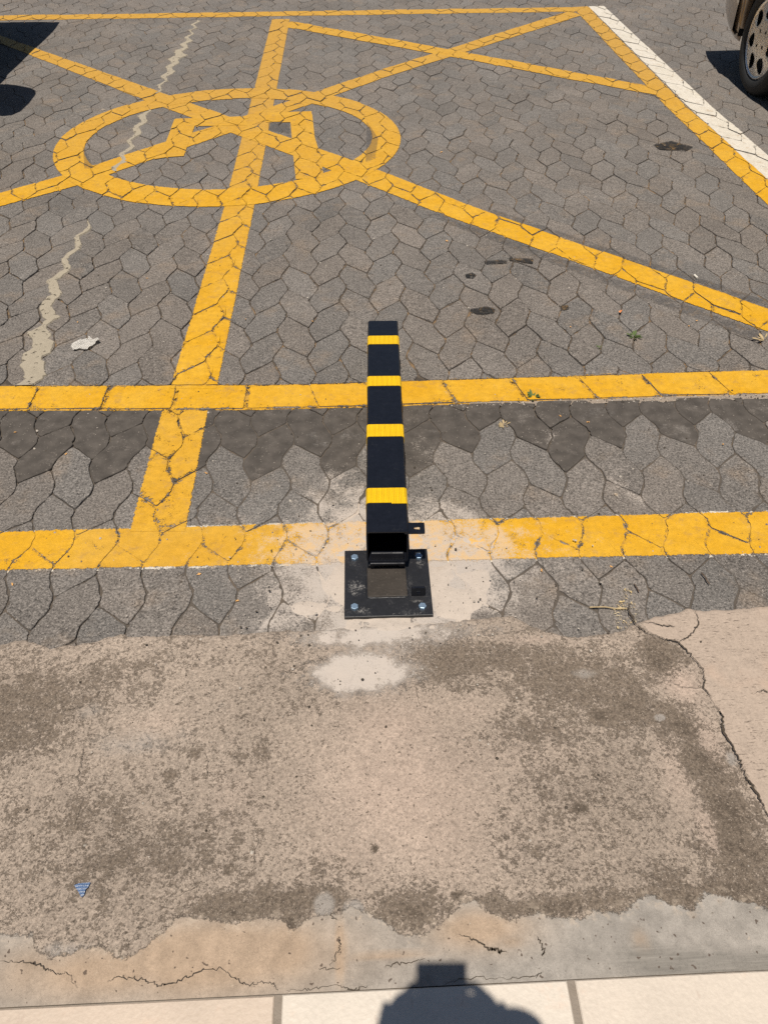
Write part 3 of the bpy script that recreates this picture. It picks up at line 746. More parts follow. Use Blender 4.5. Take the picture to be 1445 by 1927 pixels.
CR = [([(1175, 1150), (1195, 1180), (1215, 1195), (1245, 1205), (1275, 1213), (1300, 1240), (1321, 1262), (1321, 1295), (1340, 1325)], .009, .0095), ([(1340, 1325), (1356, 1350), (1358, 1380), (1376, 1410), (1390, 1438), (1400, 1465), (1423, 1498), (1438, 1532), (1480, 1600)], .011, .0095),
      ([(1275, 1213), (1298, 1200), (1312, 1178), (1306, 1150)], .006, .0095), ([(1205, 1172), (1240, 1180), (1268, 1184)], .007, .0095), ([(1240, 1275), (1275, 1295), (1320, 1298)], .0035, .008), ([(1195, 1178), (1180, 1150), (1185, 1140)], .010, .0095),
      ([(182, 1290), (170, 1330), (178, 1345), (168, 1385), (155, 1430), (148, 1470), (160, 1500)], .0026, .0072), ([(100, 1345), (150, 1335), (182, 1315), (200, 1290)], .0018, .0072), ([(520, 1275), (560, 1258), (600, 1240)], .0018, .0072), ([(140, 1560), (160, 1500)], .0014, .0072),
      ([(0, 1812), (60, 1814), (85, 1822), (107, 1835), (130, 1836), (150, 1862)], .004, .0085), ([(205, 1850), (225, 1840), (270, 1846), (300, 1858), (340, 1848), (375, 1832), (415, 1822), (440, 1842), (465, 1857), (490, 1852), (515, 1852), (524, 1868)], .0035, .0085),
      ([(540, 1866), (590, 1863), (635, 1856), (665, 1866), (692, 1857)], .004, .0085), ([(722, 1822), (760, 1815), (800, 1806)], .003, .0085), ([(862, 1762), (890, 1770), (915, 1786), (930, 1792), (952, 1795)], .0075, .009), ([(830, 1855), (880, 1845), (960, 1845), (1005, 1840), (1020, 1830)], .0026, .0085),
      ([(1010, 1765), (1022, 1795), (1018, 1800)], .005, .0085), ([(640, 1765), (640, 1790), (622, 1822)], .0035, .0085), ([(600, 1825), (640, 1825)], .004, .0085), ([(1415, 1310), (1430, 1303), (1445, 1308)], .004, .0098), ([(620, 1720), (636, 1734)], .004, .0085), ([(360, 1620), (352, 1660)], .0016, .0072), ([(485, 1570), (478, 1630)], .0018, .0072), ([(385, 1410), (392, 1440), (388, 1470)], .0016, .0072), ([(1100, 1520), (1150, 1520), (1165, 1508)], .0014, .0072), ([(330, 1690), (430, 1640)], .0012, .0072), ([(780, 1290), (790, 1330)], .0022, .0072)]
V, F = [], []
for pts, wd, z in CR:
    v, f = crack(pts, wd*(.55 if pts[0][0] > 1100 and wd > .005 else .62), z); b0 = len(V); V += v; F += [tuple(i+b0 for i in q) for q in f]
struct(mesh_obj('pavement_cracks', V, F, mat_crack()), 'cracks and dirt-filled gaps in the concrete apron')

# fresh cement smeared round the base plate, over the pavers and the nearest yellow line
px_ = np.arange(-.62, .62, .008); py_ = np.arange(.93, 1.72, .008)
PX, PY = np.meshgrid(px_, py_, indexing='ij')
core = blots(PX, PY, [(735, 1095, .235, .125, 1.25), (590, 1145, .15, .055, .85), (500, 1165, .10, .025, .6), (860, 1130, .13, .10, 1.05), (930, 1150, .05, .04, .7), (660, 985, .09, .10, .72), (600, 945, .04, .05, .58, R(40)), (880, 1020, .13, .08, .85), (720, 1165, .25, .045, .85), (640, 1040, .13, .08, .8), (680, 1260, .10, .05, .62), (745, 1235, .055, .05, .6)])
core = np.maximum(core, blots(PX, PY, [(740, 1015, .20, .07, .92), (740, 1185, .24, .045, .97), (900, 1090, .09, .09, .95), (560, 1090, .08, .05, .62), (660, 960, .09, .09, .8), (960, 1060, .05, .09, .55)]))
stain = blots(PX, PY, [(590, 1020, .12, .06, .9), (870, 1010, .14, .06, .9), (760, 1000, .1, .05, .7)])
nx_, ny_ = PX.shape
core = core+.20*np.array([[vn(PX[i, j]*18, PY[i, j]*18)+.8*vn(PX[i, j]*45, PY[i, j]*45) for j in range(ny_)] for i in range(nx_)])
smo = np.clip((core-.58)/.42, 0, 1); smo = smo*smo*(3-2*smo)
V = [(PX[i, j], PY[i, j], -.0034+.0078*smo[i, j]+.0008*vn(PX[i, j]*12, PY[i, j]*12)-(.008 if PY[i, j] < 1.09 else 0)*min(1, max(0, (1.09-PY[i, j])/.02))) for i in range(nx_) for j in range(ny_)]
F = [(i*ny_+j, (i+1)*ny_+j, (i+1)*ny_+j+1, i*ny_+j+1) for i in range(nx_-1) for j in range(ny_-1) if max(smo[i, j], smo[i+1, j+1]) > .03]
struct(mesh_obj('cement_surface', V, F, M_patch, attrs=dict(dust=core.ravel(), stain=stain.ravel()), smooth=True), 'fresh pale cement smeared round the bollard base plate')

# ------------------------------------------------------------------ tiled porch
def mat_tile():
    k = NM('porch_tile'); t = k.attr('tone')
    c = k.mix(t, (.50, .405, .32), (.60, .54, .46))
    c = k.gain(c, k.lin(k.noise(6, 4, .6), .3, .7, .92, 1.07)); c = k.gain(c, k.lin(k.noise(150, 4, .7), .3, .7, .94, 1.05))
    c = k.mix(k.mul(k.ss(k.noise(12, 4, .7), .55, .72), .4), c, (.60, .42, .31))
    c = k.mix(k.mul(k.ss(k.noise(40, 3, .7, k.mapv(k.pos(), (1, .4, 1))), .64, .7), .3), c, (.40, .30, .24))
    return k.bsdf(c, .55, k.bump(k.noise(120, 3), .0012), spec=.4)
def mat_grout():
    k = NM('grout'); c = k.mix(k.noise(50, 4), (.20, .165, .13), (.28, .24, .20)); return k.bsdf(c, .95, k.bump(k.noise(300, 2), .002), spec=.2)
gbm = bmesh.new(); box(gbm, -5.2, 5.2, -2.6, TILE_Y+.001, -.006, .0045)
struct(bm_obj('porch_floor', gbm, mat_grout()), 'grey grout bed under the cream porch tiles')
V, F, T = [], [], []
tx = [-.163-.494*k for k in range(9, -1, -1)]+[.318+.494*k for k in range(0, 9)]
def tile(x0, x1, y0, y1, z, tone):
    b = .002; b0 = len(V)
    for (a, c, zz_) in ((0, 0, z-.006), (0, 0, z-b), (b, b, z)):
        V.extend([(x0+a, y0+a, zz_), (x1-a, y0+a, zz_), (x1-a, y1-a, zz_), (x0+a, y1-a, zz_)])
    for r in (0, 4):
        for i in range(4): F.append((b0+r+i, b0+r+(i+1) % 4, b0+r+4+(i+1) % 4, b0+r+4+i)); T.append(tone)
    F.append((b0+8, b0+9, b0+10, b0+11)); T.append(tone)
yrow = TILE_Y
tones = {}
for r in range(6):
    y1 = yrow; y0 = yrow-.478
    for i in range(len(tx)-1):
        tone = random.uniform(.2, 1.0)
        if r == 0: tone = {8: .05, 9: .85, 10: .62}.get(i, tone)
        tile(tx[i]+.007, tx[i+1]-.006, y0, y1+(-.001 if i == 8 else .0), .0085+random.uniform(-.0006, .0006), tone)
    yrow -= .492
struct(mesh_obj('porch_floor', V, F, mat_tile(), fattrs={'tone': T}), 'large cream porch tiles along the bottom edge')
#@@OBJECTS
# ------------------------------------------------------------------ object materials
def mat_blackpaint(name, base, dusty, rough, splashes=()):
    k = NM(name); P = k.objco()
    c = k.gain(base, k.lin(k.noise(60, 4, .7, P), .3, .7, .8, 1.3))
    d = k.ss(k.add(k.mul(k.noise(28, 5, .75, P), .6), k.mul(k.noise(170, 3, .7, P), .4)), .52, .74)
    c = k.mix(k.mul(d, dusty), c, (.20, .19, .18))
    r = k.lin(d, 0, 1, rough, min(1, rough+.35))
    if splashes:
        sp = k.n('ShaderNodeSeparateXYZ'); k.set(sp.inputs[0], P); tot = 0.0
        for sx0, sy0, rx, ry in splashes:
            u = k.ma('DIVIDE', k.add(sp.outputs[0], -sx0), rx); v = k.ma('DIVIDE', k.add(sp.outputs[1], -sy0), ry)
            q = k.ma('SUBTRACT', 1.0, k.add(k.mul(u, u), k.mul(v, v)), clamp=True)
            tot = k.ma('MAXIMUM', tot, q) if not isinstance(tot, float) else q
        f = k.mul(k.ss(k.add(k.mul(tot, .22), k.add(k.mul(k.noise(75, 5, .8, P), .7), k.mul(k.noise(260, 3, .75, P), .45))), .73, .93), .5)
        c = k.mix(k.mul(f, k.ss(tot, 0, .15)), c, (.40, .38, .355)); r = k.mix(f, r, (.9, .9, .9))
    return k.bsdf(c, r, k.bump(k.noise(45, 3, .6, P), .0006), spec=.5)
M_post = mat_blackpaint('black_gloss_paint', (.0065, .0075, .0115), .015, .30)
M_plate = mat_blackpaint('dusty_black_paint', (.012, .0125, .015), .22, .45, [(-.078, -.018, .034, .042), (.07, -.064, .034, .008), (.045, -.100, .05, .008), (.085, .055, .022, .022), (-.06, -.09, .03, .02)])
M_inner = simple('bare_inner_steel', (.010, .009, .008), .6, .3, 60)
def mat_socket():
    k = NM('rough_socket_steel'); P = k.objco()
    c = k.mix(k.noise(35, 4, .6, P), (.020, .016, .012), (.052, .042, .034))
    c = k.mix(k.mul(k.ss(k.noise(150, 3, .7, P), .6, .7), .5), c, (.12, .10, .08))
    return k.bsdf(c, .7, k.bump(k.noise(120, 3, .6, P), .0012), spec=.4)
M_socket = mat_socket()
M_zinc = simple('zinc_plate', (.33, .45, .58), .42, .12, 200, metal=.75)
def mat_band():
    k = NM('reflective_tape'); P = k.objco()
    v = k.vor(240, 'DISTANCE_TO_EDGE', k.mapv(P, (1, 1, .001)), .25)
    cell = k.ss(v.outputs['Distance'], .02, .10)
    rib = k.ma('SINE', k.mul(k.ma('ADD', k.n_x(P), 0.0), 2*math.pi/.0145))
    c = k.mix(cell, (.72, .42, .004), (.86, .53, .006))
    c = k.gain(c, k.lin(rib, -1, 1, .94, 1.05))
    c = k.gain(c, k.lin(k.noise(30, 3, .6, P), .3, .7, .95, 1.04))
    return k.bsdf(c, .38, k.bump(k.add(cell, k.mul(rib, 1.2)), .0006), spec=.5)
def _nx(s, P):
    q = s.n('ShaderNodeSeparateXYZ'); s.set(q.inputs[0], P); return q.outputs[0]
NM.n_x = _nx
M_band = mat_band()

# ------------------------------------------------------------------ fold-down parking bollard
BX, BY = .055, 1.2315
bol = empty('parking_bollard', (BX, BY, .006), R(-.6))
tag(bol, 'black square steel bollard with four yellow reflective bands, folded flat over its bolted base plate', 'bollard')
bpy.context.view_layer.update()
BI = bol.matrix_basis.inverted() if False else (Matrix.Translation((BX, BY, .006)) @ Matrix.Rotation(R(-.6), 4, 'Z')).inverted()
def loc(p): return BI @ Vector(p)
ZP = .011       # top of the plate, world
bm = bmesh.new(); box(bm, -.1045, .1055, -.1065, .107, -.003, ZP-.006, .0012, 2)
bmesh.ops.subdivide_edges(bm, edges=[e for e in bm.edges if e.calc_length() > .1], cuts=12, use_grid_fill=True)
plate = bm_obj('base_plate', bm, M_plate, bol)
# socket pad with weld bead
bm = bmesh.new(); box(bm, -.049, .048, -.050, .046, ZP-.008, ZP-.0022, .003, 2)
sock = bm_obj('socket', bm, M_socket, bol)
def rrect(w, h, r, n=5, cx=0, cy=0):
    P = []
    for sx, sy, a0 in ((1, 1, 0), (-1, 1, 90), (-1, -1, 180), (1, -1, 270)):
        for i in range(n+1):
            a = R(a0+90*i/n); P.append((cx+sx*(w/2-r)+r*math.cos(a), cy+sy*(h/2-r)+r*math.sin(a)))
    return P
def tube_path(bm, pts, r, m=8, closed=True, jit=0.0):
    n = len(pts); rings = []
    for i, p in enumerate(pts):
        a = Vector(pts[(i-1) % n] if closed or i else pts[0]); b = Vector(pts[(i+1) % n] if closed or i < n-1 else pts[-1])
        t = (b-a).normalized(); up = Vector((0, 0, 1)) if abs(t.z) < .9 else Vector((1, 0, 0))
        u = t.cross(up).normalized(); v = u.cross(t)
        rr = r*(1+random.uniform(-jit, jit))
        rings.append([bm.verts.new(Vector(p)+u*rr*math.cos(6.2832*k/m)+v*rr*math.sin(6.2832*k/m)) for k in range(m)])
    for i in range(n if closed else n-1):
        A, B = rings[i], rings[(i+1) % n]
        for k in range(m): bm.faces.new((A[k], A[(k+1) % m], B[(k+1) % m], B[k]))
    if not closed: bm.faces.new(rings[0]); bm.faces.new(rings[-1][::-1])
bm = bmesh.new()
rp = rrect(.099, .098, .008, 4, -.0005, -.002); dense = []
for a, b in zip(rp, rp[1:]+rp[:1]):
    for t in np.linspace(0, 1, max(1, int(math.hypot(b[0]-a[0], b[1]-a[1])/.005)), endpoint=False): dense.append((a[0]+(b[0]-a[0])*t, a[1]+(b[1]-a[1])*t, ZP-.0065))
tube_path(bm, dense, .0030, 8, True, .3)
bm_obj('weld_bead', bm, M_plate, bol, smooth=True)
# bolts
for (bx, by), a in zip([(-.079, .079), (.082, .0775), (-.080, -.0795), (.081, -.083)], (10, 33, 2, 22)):
    bm = bmesh.new()
    bmesh.ops.create_cone(bm, segments=6, radius1=.0096, radius2=.0096, depth=.0075, cap_ends=True, matrix=Matrix.Translation((0, 0, .0037)) @ Matrix.Rotation(R(a), 4, 'Z'))
    top = [f for f in bm.faces if f.normal.z > .9 and f.calc_center_median().z > .006]
    bmesh.ops.bevel(bm, geom=list(top[0].edges), offset=.0011, segments=2, affect='EDGES', profile=.5)
    h = bm_obj('bolt', bm, M_zinc, bol); h.location = (bx, by, ZP-.006)
# vertical staple on the plate for the padlock
def holed_plate(bm, w, h, t, hr, mat4, r=.003, n=8, hc=(0, 0)):
    out = rrect(w, h, r, 5); m = len(out)
    inn = []
    for x, y in out:
        a = math.atan2(y-hc[1], x-hc[0]); inn.append((hc[0]+hr*math.cos(a), hc[1]+hr*math.sin(a)))
    L = []
    for z in (-t/2, t/2):
        L.append([bm.verts.new(mat4 @ Vector((x, y, z))) for x, y in out]); L.append([bm.verts.new(mat4 @ Vector((x, y, z))) for x, y in inn])
    for i in range(m):
        j = (i+1) % m
        bm.faces.new((L[0][i], L[1][i], L[1][j], L[0][j])); bm.faces.new((L[2][i], L[2][j], L[3][j], L[3][i]))
        bm.faces.new((L[0][i], L[0][j], L[2][j], L[2][i])); bm.faces.new((L[1][i], L[3][i], L[3][j], L[1][j]))
bm = bmesh.new()
holed_plate(bm, .034, .031, .005, .0058, Matrix.Translation((.0735, -.046, ZP-.006+.0145)) @ Matrix.Rotation(R(90), 4, 'X'))
bm_obj('lock_bracket', bm, M_post, bol)
# hinge barrel and lugs
bm = bmesh.new()
tube_path(bm, [(-.044, .050, ZP+.008), (.046, .050, ZP+.008)], .0085, 16, False)
box(bm, -.046, -.030, .041, .060, ZP-.008, ZP+.010, .002); box(bm, .030, .047, .041, .060, ZP-.008, ZP+.010, .002)
bm_obj('hinge', bm, M_post, bol)
# the post itself, lying down
N0 = Vector((.0575, 1.272, 0)); N1 = Vector((.0895, 2.300, 0))
PWD = .1015
tdir = Vector((N1.x-N0.x, N1.y-N0.y, -.0375)).normalized(); PL_ = 1.030
udir = Vector((1, 0, 0)); udir = (udir-tdir*udir.dot(tdir)).normalized(); vdir = udir.cross(tdir)
PM = BI @ Matrix(((udir.x, tdir.x, vdir.x, N0.x), (udir.y, tdir.y, vdir.y, N0.y), (udir.z, tdir.z, vdir.z, .0405+PWD/2), (0, 0, 0, 1)))
def prof(w, r, n=5): return rrect(w, w, r, n)
def sleeve(bm, w, r, t0, t1, mat4, cap0=False, cap1=False, cuts=1):
    rings = []
    for i in range(cuts+1):
        t = t0+(t1-t0)*i/cuts
        rings.append([bm.verts.new(mat4 @ Vector((x, t, z))) for x, z in prof(w, r)])
    m = len(rings[0])
    for A, B in zip(rings[:-1], rings[1:]):
        for k in range(m): bm.faces.new((A[k], A[(k+1) % m], B[(k+1) % m], B[k]))
    if cap0: bm.faces.new(rings[0][::-1])
    if cap1: bm.faces.new(rings[-1])
    return rings
bm = bmesh.new()
o_ = sleeve(bm, PWD, .007, 0, PL_, PM, False, False, 10)
i_ = sleeve(bm, PWD-.007, .004, 0, .30, PM, False, True)
m = len(o_[0])
for k in range(m): bm.faces.new((o_[0][k], i_[0][k], i_[0][(k+1) % m], o_[0][(k+1) % m]))
tp = [bm.verts.new(PM @ Vector((x*.93, PL_+.0018, z*.93))) for x, z in prof(PWD, .007)]
for k in range(m): bm.faces.new((o_[-1][k], o_[-1][(k+1) % m], tp[(k+1) % m], tp[k]))
bm.faces.new(tp)
post = bm_obj('post', bm, M_post, bol)
# strip welded inside the lower edge of the open end, and the hinge leaf under it
bm = bmesh.new()
mt = PM
def pbox(bm, x0, x1, y0, y1, z0, z1, bev):
    b = bmesh.new(); box(b, x0, x1, y0, y1, z0, z1, bev); b.transform(PM)
    me = bpy.data.meshes.new('t'); b.to_mesh(me); b.free(); bm.from_mesh(me); bpy.data.meshes.remove(me)
pbox(bm, -.041, .041, .003, .012, -PWD/2+.004, -PWD/2+.026, .003)
pbox(bm, -.043, .043, -.006, .05, -PWD/2-.007, -PWD/2-.0005, .002)
bm_obj('hinge_leaf', bm, M_post, post)
# bands
def tpos(y): return (y-N0.y)/tdir.y
for ya, yb in ((1.376, 1.432), (1.650, 1.706), (1.902, 1.955), (2.146, 2.199)):
    bm = bmesh.new()
    r0 = sleeve(bm, PWD+.0024, .0085, tpos(ya), tpos(yb), PM, cuts=1)
    for ring, t in ((r0[0], 0), (r0[-1], 1)):
        inn = [bm.verts.new(PM @ Vector((x, tpos(ya if t == 0 else yb), z))) for x, z in prof(PWD+.0004, .0075)]
        for k in range(m): bm.faces.new((ring[k], ring[(k+1) % m], inn[(k+1) % m], inn[k]))
    if ya < 1.4:
        pbox(bm, .012, PWD/2-.002, tpos(ya)-.004, tpos(ya)+.02, PWD/2+.0008, PWD/2+.0020, .0003)
    bm_obj('reflective_band', bm, M_band, post)
# padlock ear on the post
bm = bmesh.new()
holed_plate(bm, .050, .036, .004, .0078, PM @ Matrix.Translation((PWD/2+.014, .0175, PWD/2-.006)), hc=(.007, 0))
bm_obj('lock_tab', bm, M_post, post)

# ------------------------------------------------------------------ cars
def carpaint(name, col): return simple(name, col, .28, .04, 3, metal=.35, spec=.5, coat=.8)
M_rubber = simple('tyre_rubber', (.012, .012, .012), .75, .3, 60, bump=.001)
M_rim = simple('wheel_cover_silver', (.95, .95, .96), .36, .06, 8, metal=1.0)
M_dark = simple('dark_cavity', (.006, .006, .006), .9, .2)
M_glass = simple('tinted_glass', (.012, .014, .015), .06, .05, spec=.6)
M_trim = simple('black_trim', (.02, .02, .02), .5, .1)
M_lamp = simple('lamp_glass', (.55, .55, .55), .08, .1, spec=.7)
M_red = simple('tail_lamp', (.30, .01, .01), .12, .1, spec=.7)
CL, CW, WB, FO, WR = 4.2, .83, 2.48, .80, .292
YF = CL/2-FO; YR = YF-WB
def lathe(bm, prof_, n=48, axis='X'):
    rings = []
    for x, r in prof_:
        rings.append([bm.verts.new((x, r*math.cos(6.28318*k/n), r*math.sin(6.28318*k/n))) for k in range(n)])
    for A, B in zip(rings[:-1], rings[1:]):
        for k in range(n): bm.faces.new((A[k], A[(k+1) % n], B[(k+1) % n], B[k]))
    return rings
def wheel_cover(side):
    """pressed wheel cover with seven teardrop holes and four bolt holes"""
    bm = bmesh.new(); NA, NRr = 252, 44; R1 = .206
    G = {}
    def keep(a, r):
        q = (a*7/(2*math.pi)) % 1.0-.5          # teardrops near the rim
        rr = (r-.142)/.041; aw = q*2*math.pi/7*r/.036
        if (rr/(1.0))**2+(aw*(1.0+.25*rr))**2 < 1: return False
        q = ((a+.3)*4/(2*math.pi)) % 1.0-.5
        if ((r-.052)/.0105)**2+(q*2*math.pi/4*r/.0085)**2 < 1: return False
        return True
    def v(i, j):
        k = (i % NA, j)
        if k not in G:
            r = .004+(R1-.004)*j/NRr; a = 2*math.pi*k[0]/NA
            dome = .022*math.cos(r/R1*1.25)-.012
            q = abs((a*7/(2*math.pi)) % 1.0-.5); dome -= .006*max(0, 1-((r-.143)/.05)**2)*max(0, 1-(q/.36)**2)
            if r > R1-.016: dome += .006*math.sin((r-(R1-.016))/.016*math.pi)
            G[k] = bm.verts.new((dome, r*math.cos(a), r*math.sin(a)))
        return G[k]
    for j in range(NRr):
        for i in range(NA):
            a = 2*math.pi*(i+.5)/NA; r = .004+(R1-.004)*(j+.5)/NRr
            if keep(a, r): bm.faces.new((v(i, j), v(i+1, j), v(i+1, j+1), v(i, j+1)))
    c = bm.verts.new((.0102, 0, 0))
    for i in range(NA): bm.faces.new((v(i, 0), c, v(i+1, 0)))
    bmesh.ops.solidify(bm, geom=bm.faces[:], thickness=.003)
    if side < 0: bm.transform(Matrix.Scale(-1, 4, (1, 0, 0)))
    return bm
def hw0(y, f, k=1.0):
    """half width of the body along its length"""
    e = max(0.0, (y-(CL/2-.62))/.62); b = max(0.0, (-y-(CL/2-.55))/.55)
    return CW*(1-.20*k*e**2.6-.16*b**2.6)*f
def ztop(y):
    if y > .75: return .965-.22*((y-.75)/(CL/2-.75))**1.6-.05*max(0, (y-1.8)/.3)**2
    if y < -1.35: return 1.00-.10*((-y-1.35)/(CL/2-1.35))**1.5
    return .965+.035*min(1, (.75-y)/2.1)
def make_car(origin, paint, label, FO=.80, corner=.45, my=.30, ms=1.0, lift=0.0):
    YF = CL/2-FO; YR = YF-WB if YF-WB > -CL/2+.45 else -CL/2+.62
    hw = lambda y, f: hw0(y, f, corner)
    root = empty('parked_car', origin); tag(root, label, 'car', 'cars parked beside the marked bays')
    ys = sorted(set([-CL/2+CL*i/84 for i in range(85)]+[YF+.335*math.cos(R(a)) for a in range(0, 181, 10)]+[YR+.335*math.cos(R(a)) for a in range(0, 181, 10)]))
    bm = bmesh.new(); rows = {}
    for sgn in (-1, 1):
        prev = None
        for y in ys:
            zb = .20+lift+.05*max(0, (abs(y)-1.75)/.35)
            za = zb
            for yw in (YF, YR):
                if abs(y-yw) < .335: za = max(za, WR+math.sqrt(.335**2-(y-yw)**2))
            zt = ztop(y); ring = []
            for f, z in ((.93, zb), (.965, zb+.06), (.985, max(.42, zb+.09)), (1.0, .56), (.995, .68), (.965, zt-.10), (.92, zt-.03), (.80, zt+.004), (.45, zt+.030), (0, zt+.038)):
                zz2 = max(z, za+(.004 if z > zb else 0)) if z < .72 else z
                ring.append(bm.verts.new((sgn*hw(y, f), y, zz2)))
            if prev:
                for k in range(9):
                    f_ = (prev[k], ring[k], ring[k+1], prev[k+1])
                    try: bm.faces.new(f_ if sgn > 0 else f_[::-1])
                    except ValueError: pass
            prev = ring; rows.setdefault(sgn, []).append(ring)
    for e in (0, -1):
        A, B = rows[1][e], rows[-1][e]
        for k in range(9): bm.faces.new((A[k], A[k+1], B[k+1], B[k]))
    bmesh.ops.remove_doubles(bm, verts=bm.verts[:], dist=.0006)
    body = bm_obj('body', bm, paint, root, smooth=True)
    bm = bmesh.new()
    box(bm, -.56, .56, -CL/2+.12, CL/2-.12, .19+lift, .62, .02)
    for yw in (YF, YR):
        for sgn in (-1, 1):
            prev = None
            for a in range(-10, 191, 10):
                y, z = yw+.34*math.cos(R(a)), WR+.34*math.sin(R(a))
                c = [bm.verts.new((sgn*.56, y, z)), bm.verts.new((sgn*(CW-.03), y, z))]
                if prev: bm.faces.new((prev[0], prev[1], c[1], c[0]))
                prev = c
    bm_obj('underbody', bm, M_dark, root)
    # greenhouse
    st = [(.80, .95, .76, .955), (.10, 1.395, .575, .0), (-.35, 1.425, .585, 0), (-.95, 1.40, .57, 0), (-1.62, 1.0, .74, 0)]
    bm = bmesh.new()
    rd = [(.10, 1.385, .60), (-.05, 1.408, .60), (-.5, 1.425, .60), (-.95, 1.395, .58)]
    base = [(.82, .95, .74), (.30, .955, .775), (-.5, .965, .785), (-1.65, .985, .73)]
    Lr = [bm.verts.new((x, y, z)) for y, z, x in rd]; Rr_ = [bm.verts.new((-x, y, z)) for y, z, x in rd]
    Lb = [bm.verts.new((x, y, z)) for y, z, x in base]; Rb = [bm.verts.new((-x, y, z)) for y, z, x in base]
    for i in range(3):
        bm.faces.new((Lr[i], Lr[i+1], Rr_[i+1], Rr_[i])); bm.faces.new((Lb[i], Lb[i+1], Lr[i+1], Lr[i])); bm.faces.new((Rb[i], Rr_[i], Rr_[i+1], Rb[i+1]))
    bm.faces.new((Lb[0], Lr[0], Rr_[0], Rb[0])); bm.faces.new((Lb[3], Rb[3], Rr_[3], Lr[3]))
    bmesh.ops.bevel(bm, geom=bm.edges[:], offset=.028, segments=3, affect='EDGES', profile=.5)
    bm_obj('roof', bm, paint, root, smooth=False)
    def pane(name, pts, nrm, m=M_glass, th=.004, parent=root):
        b = bmesh.new(); c = sum((Vector(p) for p in pts), Vector())/len(pts); n = Vector(nrm).normalized()
        t = [b.verts.new(Vector(p)+n*th) for p in pts]; u = [b.verts.new(Vector(p)-n*.01) for p in pts]
        b.faces.new(t); b.faces.new(u[::-1])
        for i in range(len(pts)): b.faces.new((t[i], u[i], u[(i+1) % len(pts)], t[(i+1) % len(pts)]))
        return bm_obj(name, b, m, parent)
    L3 = lambda a, b, t: tuple(a[i]+(b[i]-a[i])*t for i in range(3))
    def quad(a, b, c, d, i=.08, j=.1): # inset bilinear
        f = lambda u, v: L3(L3(a, b, u), L3(d, c, u), v)
        return [f(i, j), f(1-i, j), f(1-i, 1-j), f(i, 1-j)]
    P3 = lambda q, s=1: (q[2]*s, q[0], q[1])
    pane('windscreen', quad(P3(base[0], -1), P3(base[0]), P3(rd[0]), P3(rd[0], -1), .07, .10), (0, .52, .85))
    pane('rear_window', quad(P3(base[3]), P3(base[3], -1), P3(rd[3], -1), P3(rd[3]), .09, .14), (0, -.5, .86))
    for s in (-1, 1):
        pane('side_window', quad(P3(base[0], s), P3(base[2], s), P3(rd[2], s), P3(rd[0], s), .08, .12) if False else [(s*.770, .42, 1.0), (s*.780, -.44, 1.0), (s*.626, -.46, 1.37), (s*.628, .05, 1.352)], (s*.92, 0, .38), th=.012)
        pane('side_window', [(s*.780, -.52, 1.0), (s*.757, -1.28, 1.02), (s*.61, -.93, 1.355), (s*.622, -.52, 1.37)], (s*.92, 0, .38), th=.012)
        # door skins: shallow proud panels with a handle
        for y0, y1 in ((.60, -.42), (-.45, -1.12)):
            b = bmesh.new()
            zs = (.30, .42, .56, .68, .84)
            fs = (.975, .985, 1.0, .995, .972)
            g = [[b.verts.new((s*(hw(y, f)+.012), y, z)) for z, f in zip(zs, fs)] for y in np.linspace(y0, y1, 6)]
            for A, B in zip(g[:-1], g[1:]):
                for k in range(4): b.faces.new((A[k], A[k+1], B[k+1], B[k]))
            bmesh.ops.recalc_face_normals(b, faces=b.faces[:])
            ex = bmesh.ops.extrude_face_region(b, geom=b.faces[:])
            for v in [q for q in ex['geom'] if isinstance(q, bmesh.types.BMVert)]: v.co.x -= s*.03
            dr = bm_obj('door', b, paint, root, smooth=False)
            b = bmesh.new(); box(b, s*(CW+.010)-.012, s*(CW+.010)+.012, y1+.06, y1+.19, .745, .772, .006); bm_obj('handle', b, M_trim, dr)
        # mirror
        b = bmesh.new(); bmesh.ops.create_uvsphere(b, u_segments=16, v_segments=10, radius=1)
        for v in b.verts: v.co = Vector([math.copysign(abs(q)**.55, q) for q in v.co])
        for v in b.verts: v.co = Vector((s*.93+v.co.x*.105*ms, my+v.co.y*.06*ms**2.7-v.co.x*s*.05*ms, 1.0+v.co.z*.066*ms))
        box(b, s*.80-.06, s*.80+.06, my-.02, my+.03, .955, .985, .008)
        bm_obj('mirror', b, paint, root, smooth=True)
        b = bmesh.new(); box(b, s*.585-.115, s*.585+.115, CL/2-.13, CL/2-.012, .60, .72, .03, 3); bm_obj('headlight', b, M_lamp, root)
        b = bmesh.new(); box(b, s*.60-.10, s*.60+.10, -CL/2+.008, -CL/2+.13, .66, .86, .03, 3); bm_obj('tail_light', b, M_red, root)
    # bumpers: wrapped mouldings at both ends
    for e in (1, -1):
        b = bmesh.new(); rr = []
        for t in np.linspace(-1, 1, 25):
            a = t*1.18
            x = CW*.985*math.sin(a)/math.sin(1.18); y = e*(CL/2-.42+.46*(math.cos(a)-math.cos(1.18))/(1-math.cos(1.18)))
            n = Vector((x*.35, e*.5, 0)).normalized()*.012
            rr.append([b.verts.new((x+n.x*k, y+n.y*k, z)) for z, k in ((.235+lift, -2), (.25+lift, .6), (.36+lift*.7, 1), (.50+lift*.4, 1), (.53+lift*.4, .3), (.54+lift*.4, -2))])
        for A, B in zip(rr[:-1], rr[1:]):
            for k in range(5): b.faces.new((A[k], A[k+1], B[k+1], B[k]))
        bm_obj('bumper', b, paint, root, smooth=False)
    b = bmesh.new(); box(b, -.36, .36, CL/2-.06, CL/2-.008, .60, .70, .015); bm_obj('grille', b, M_trim, root)
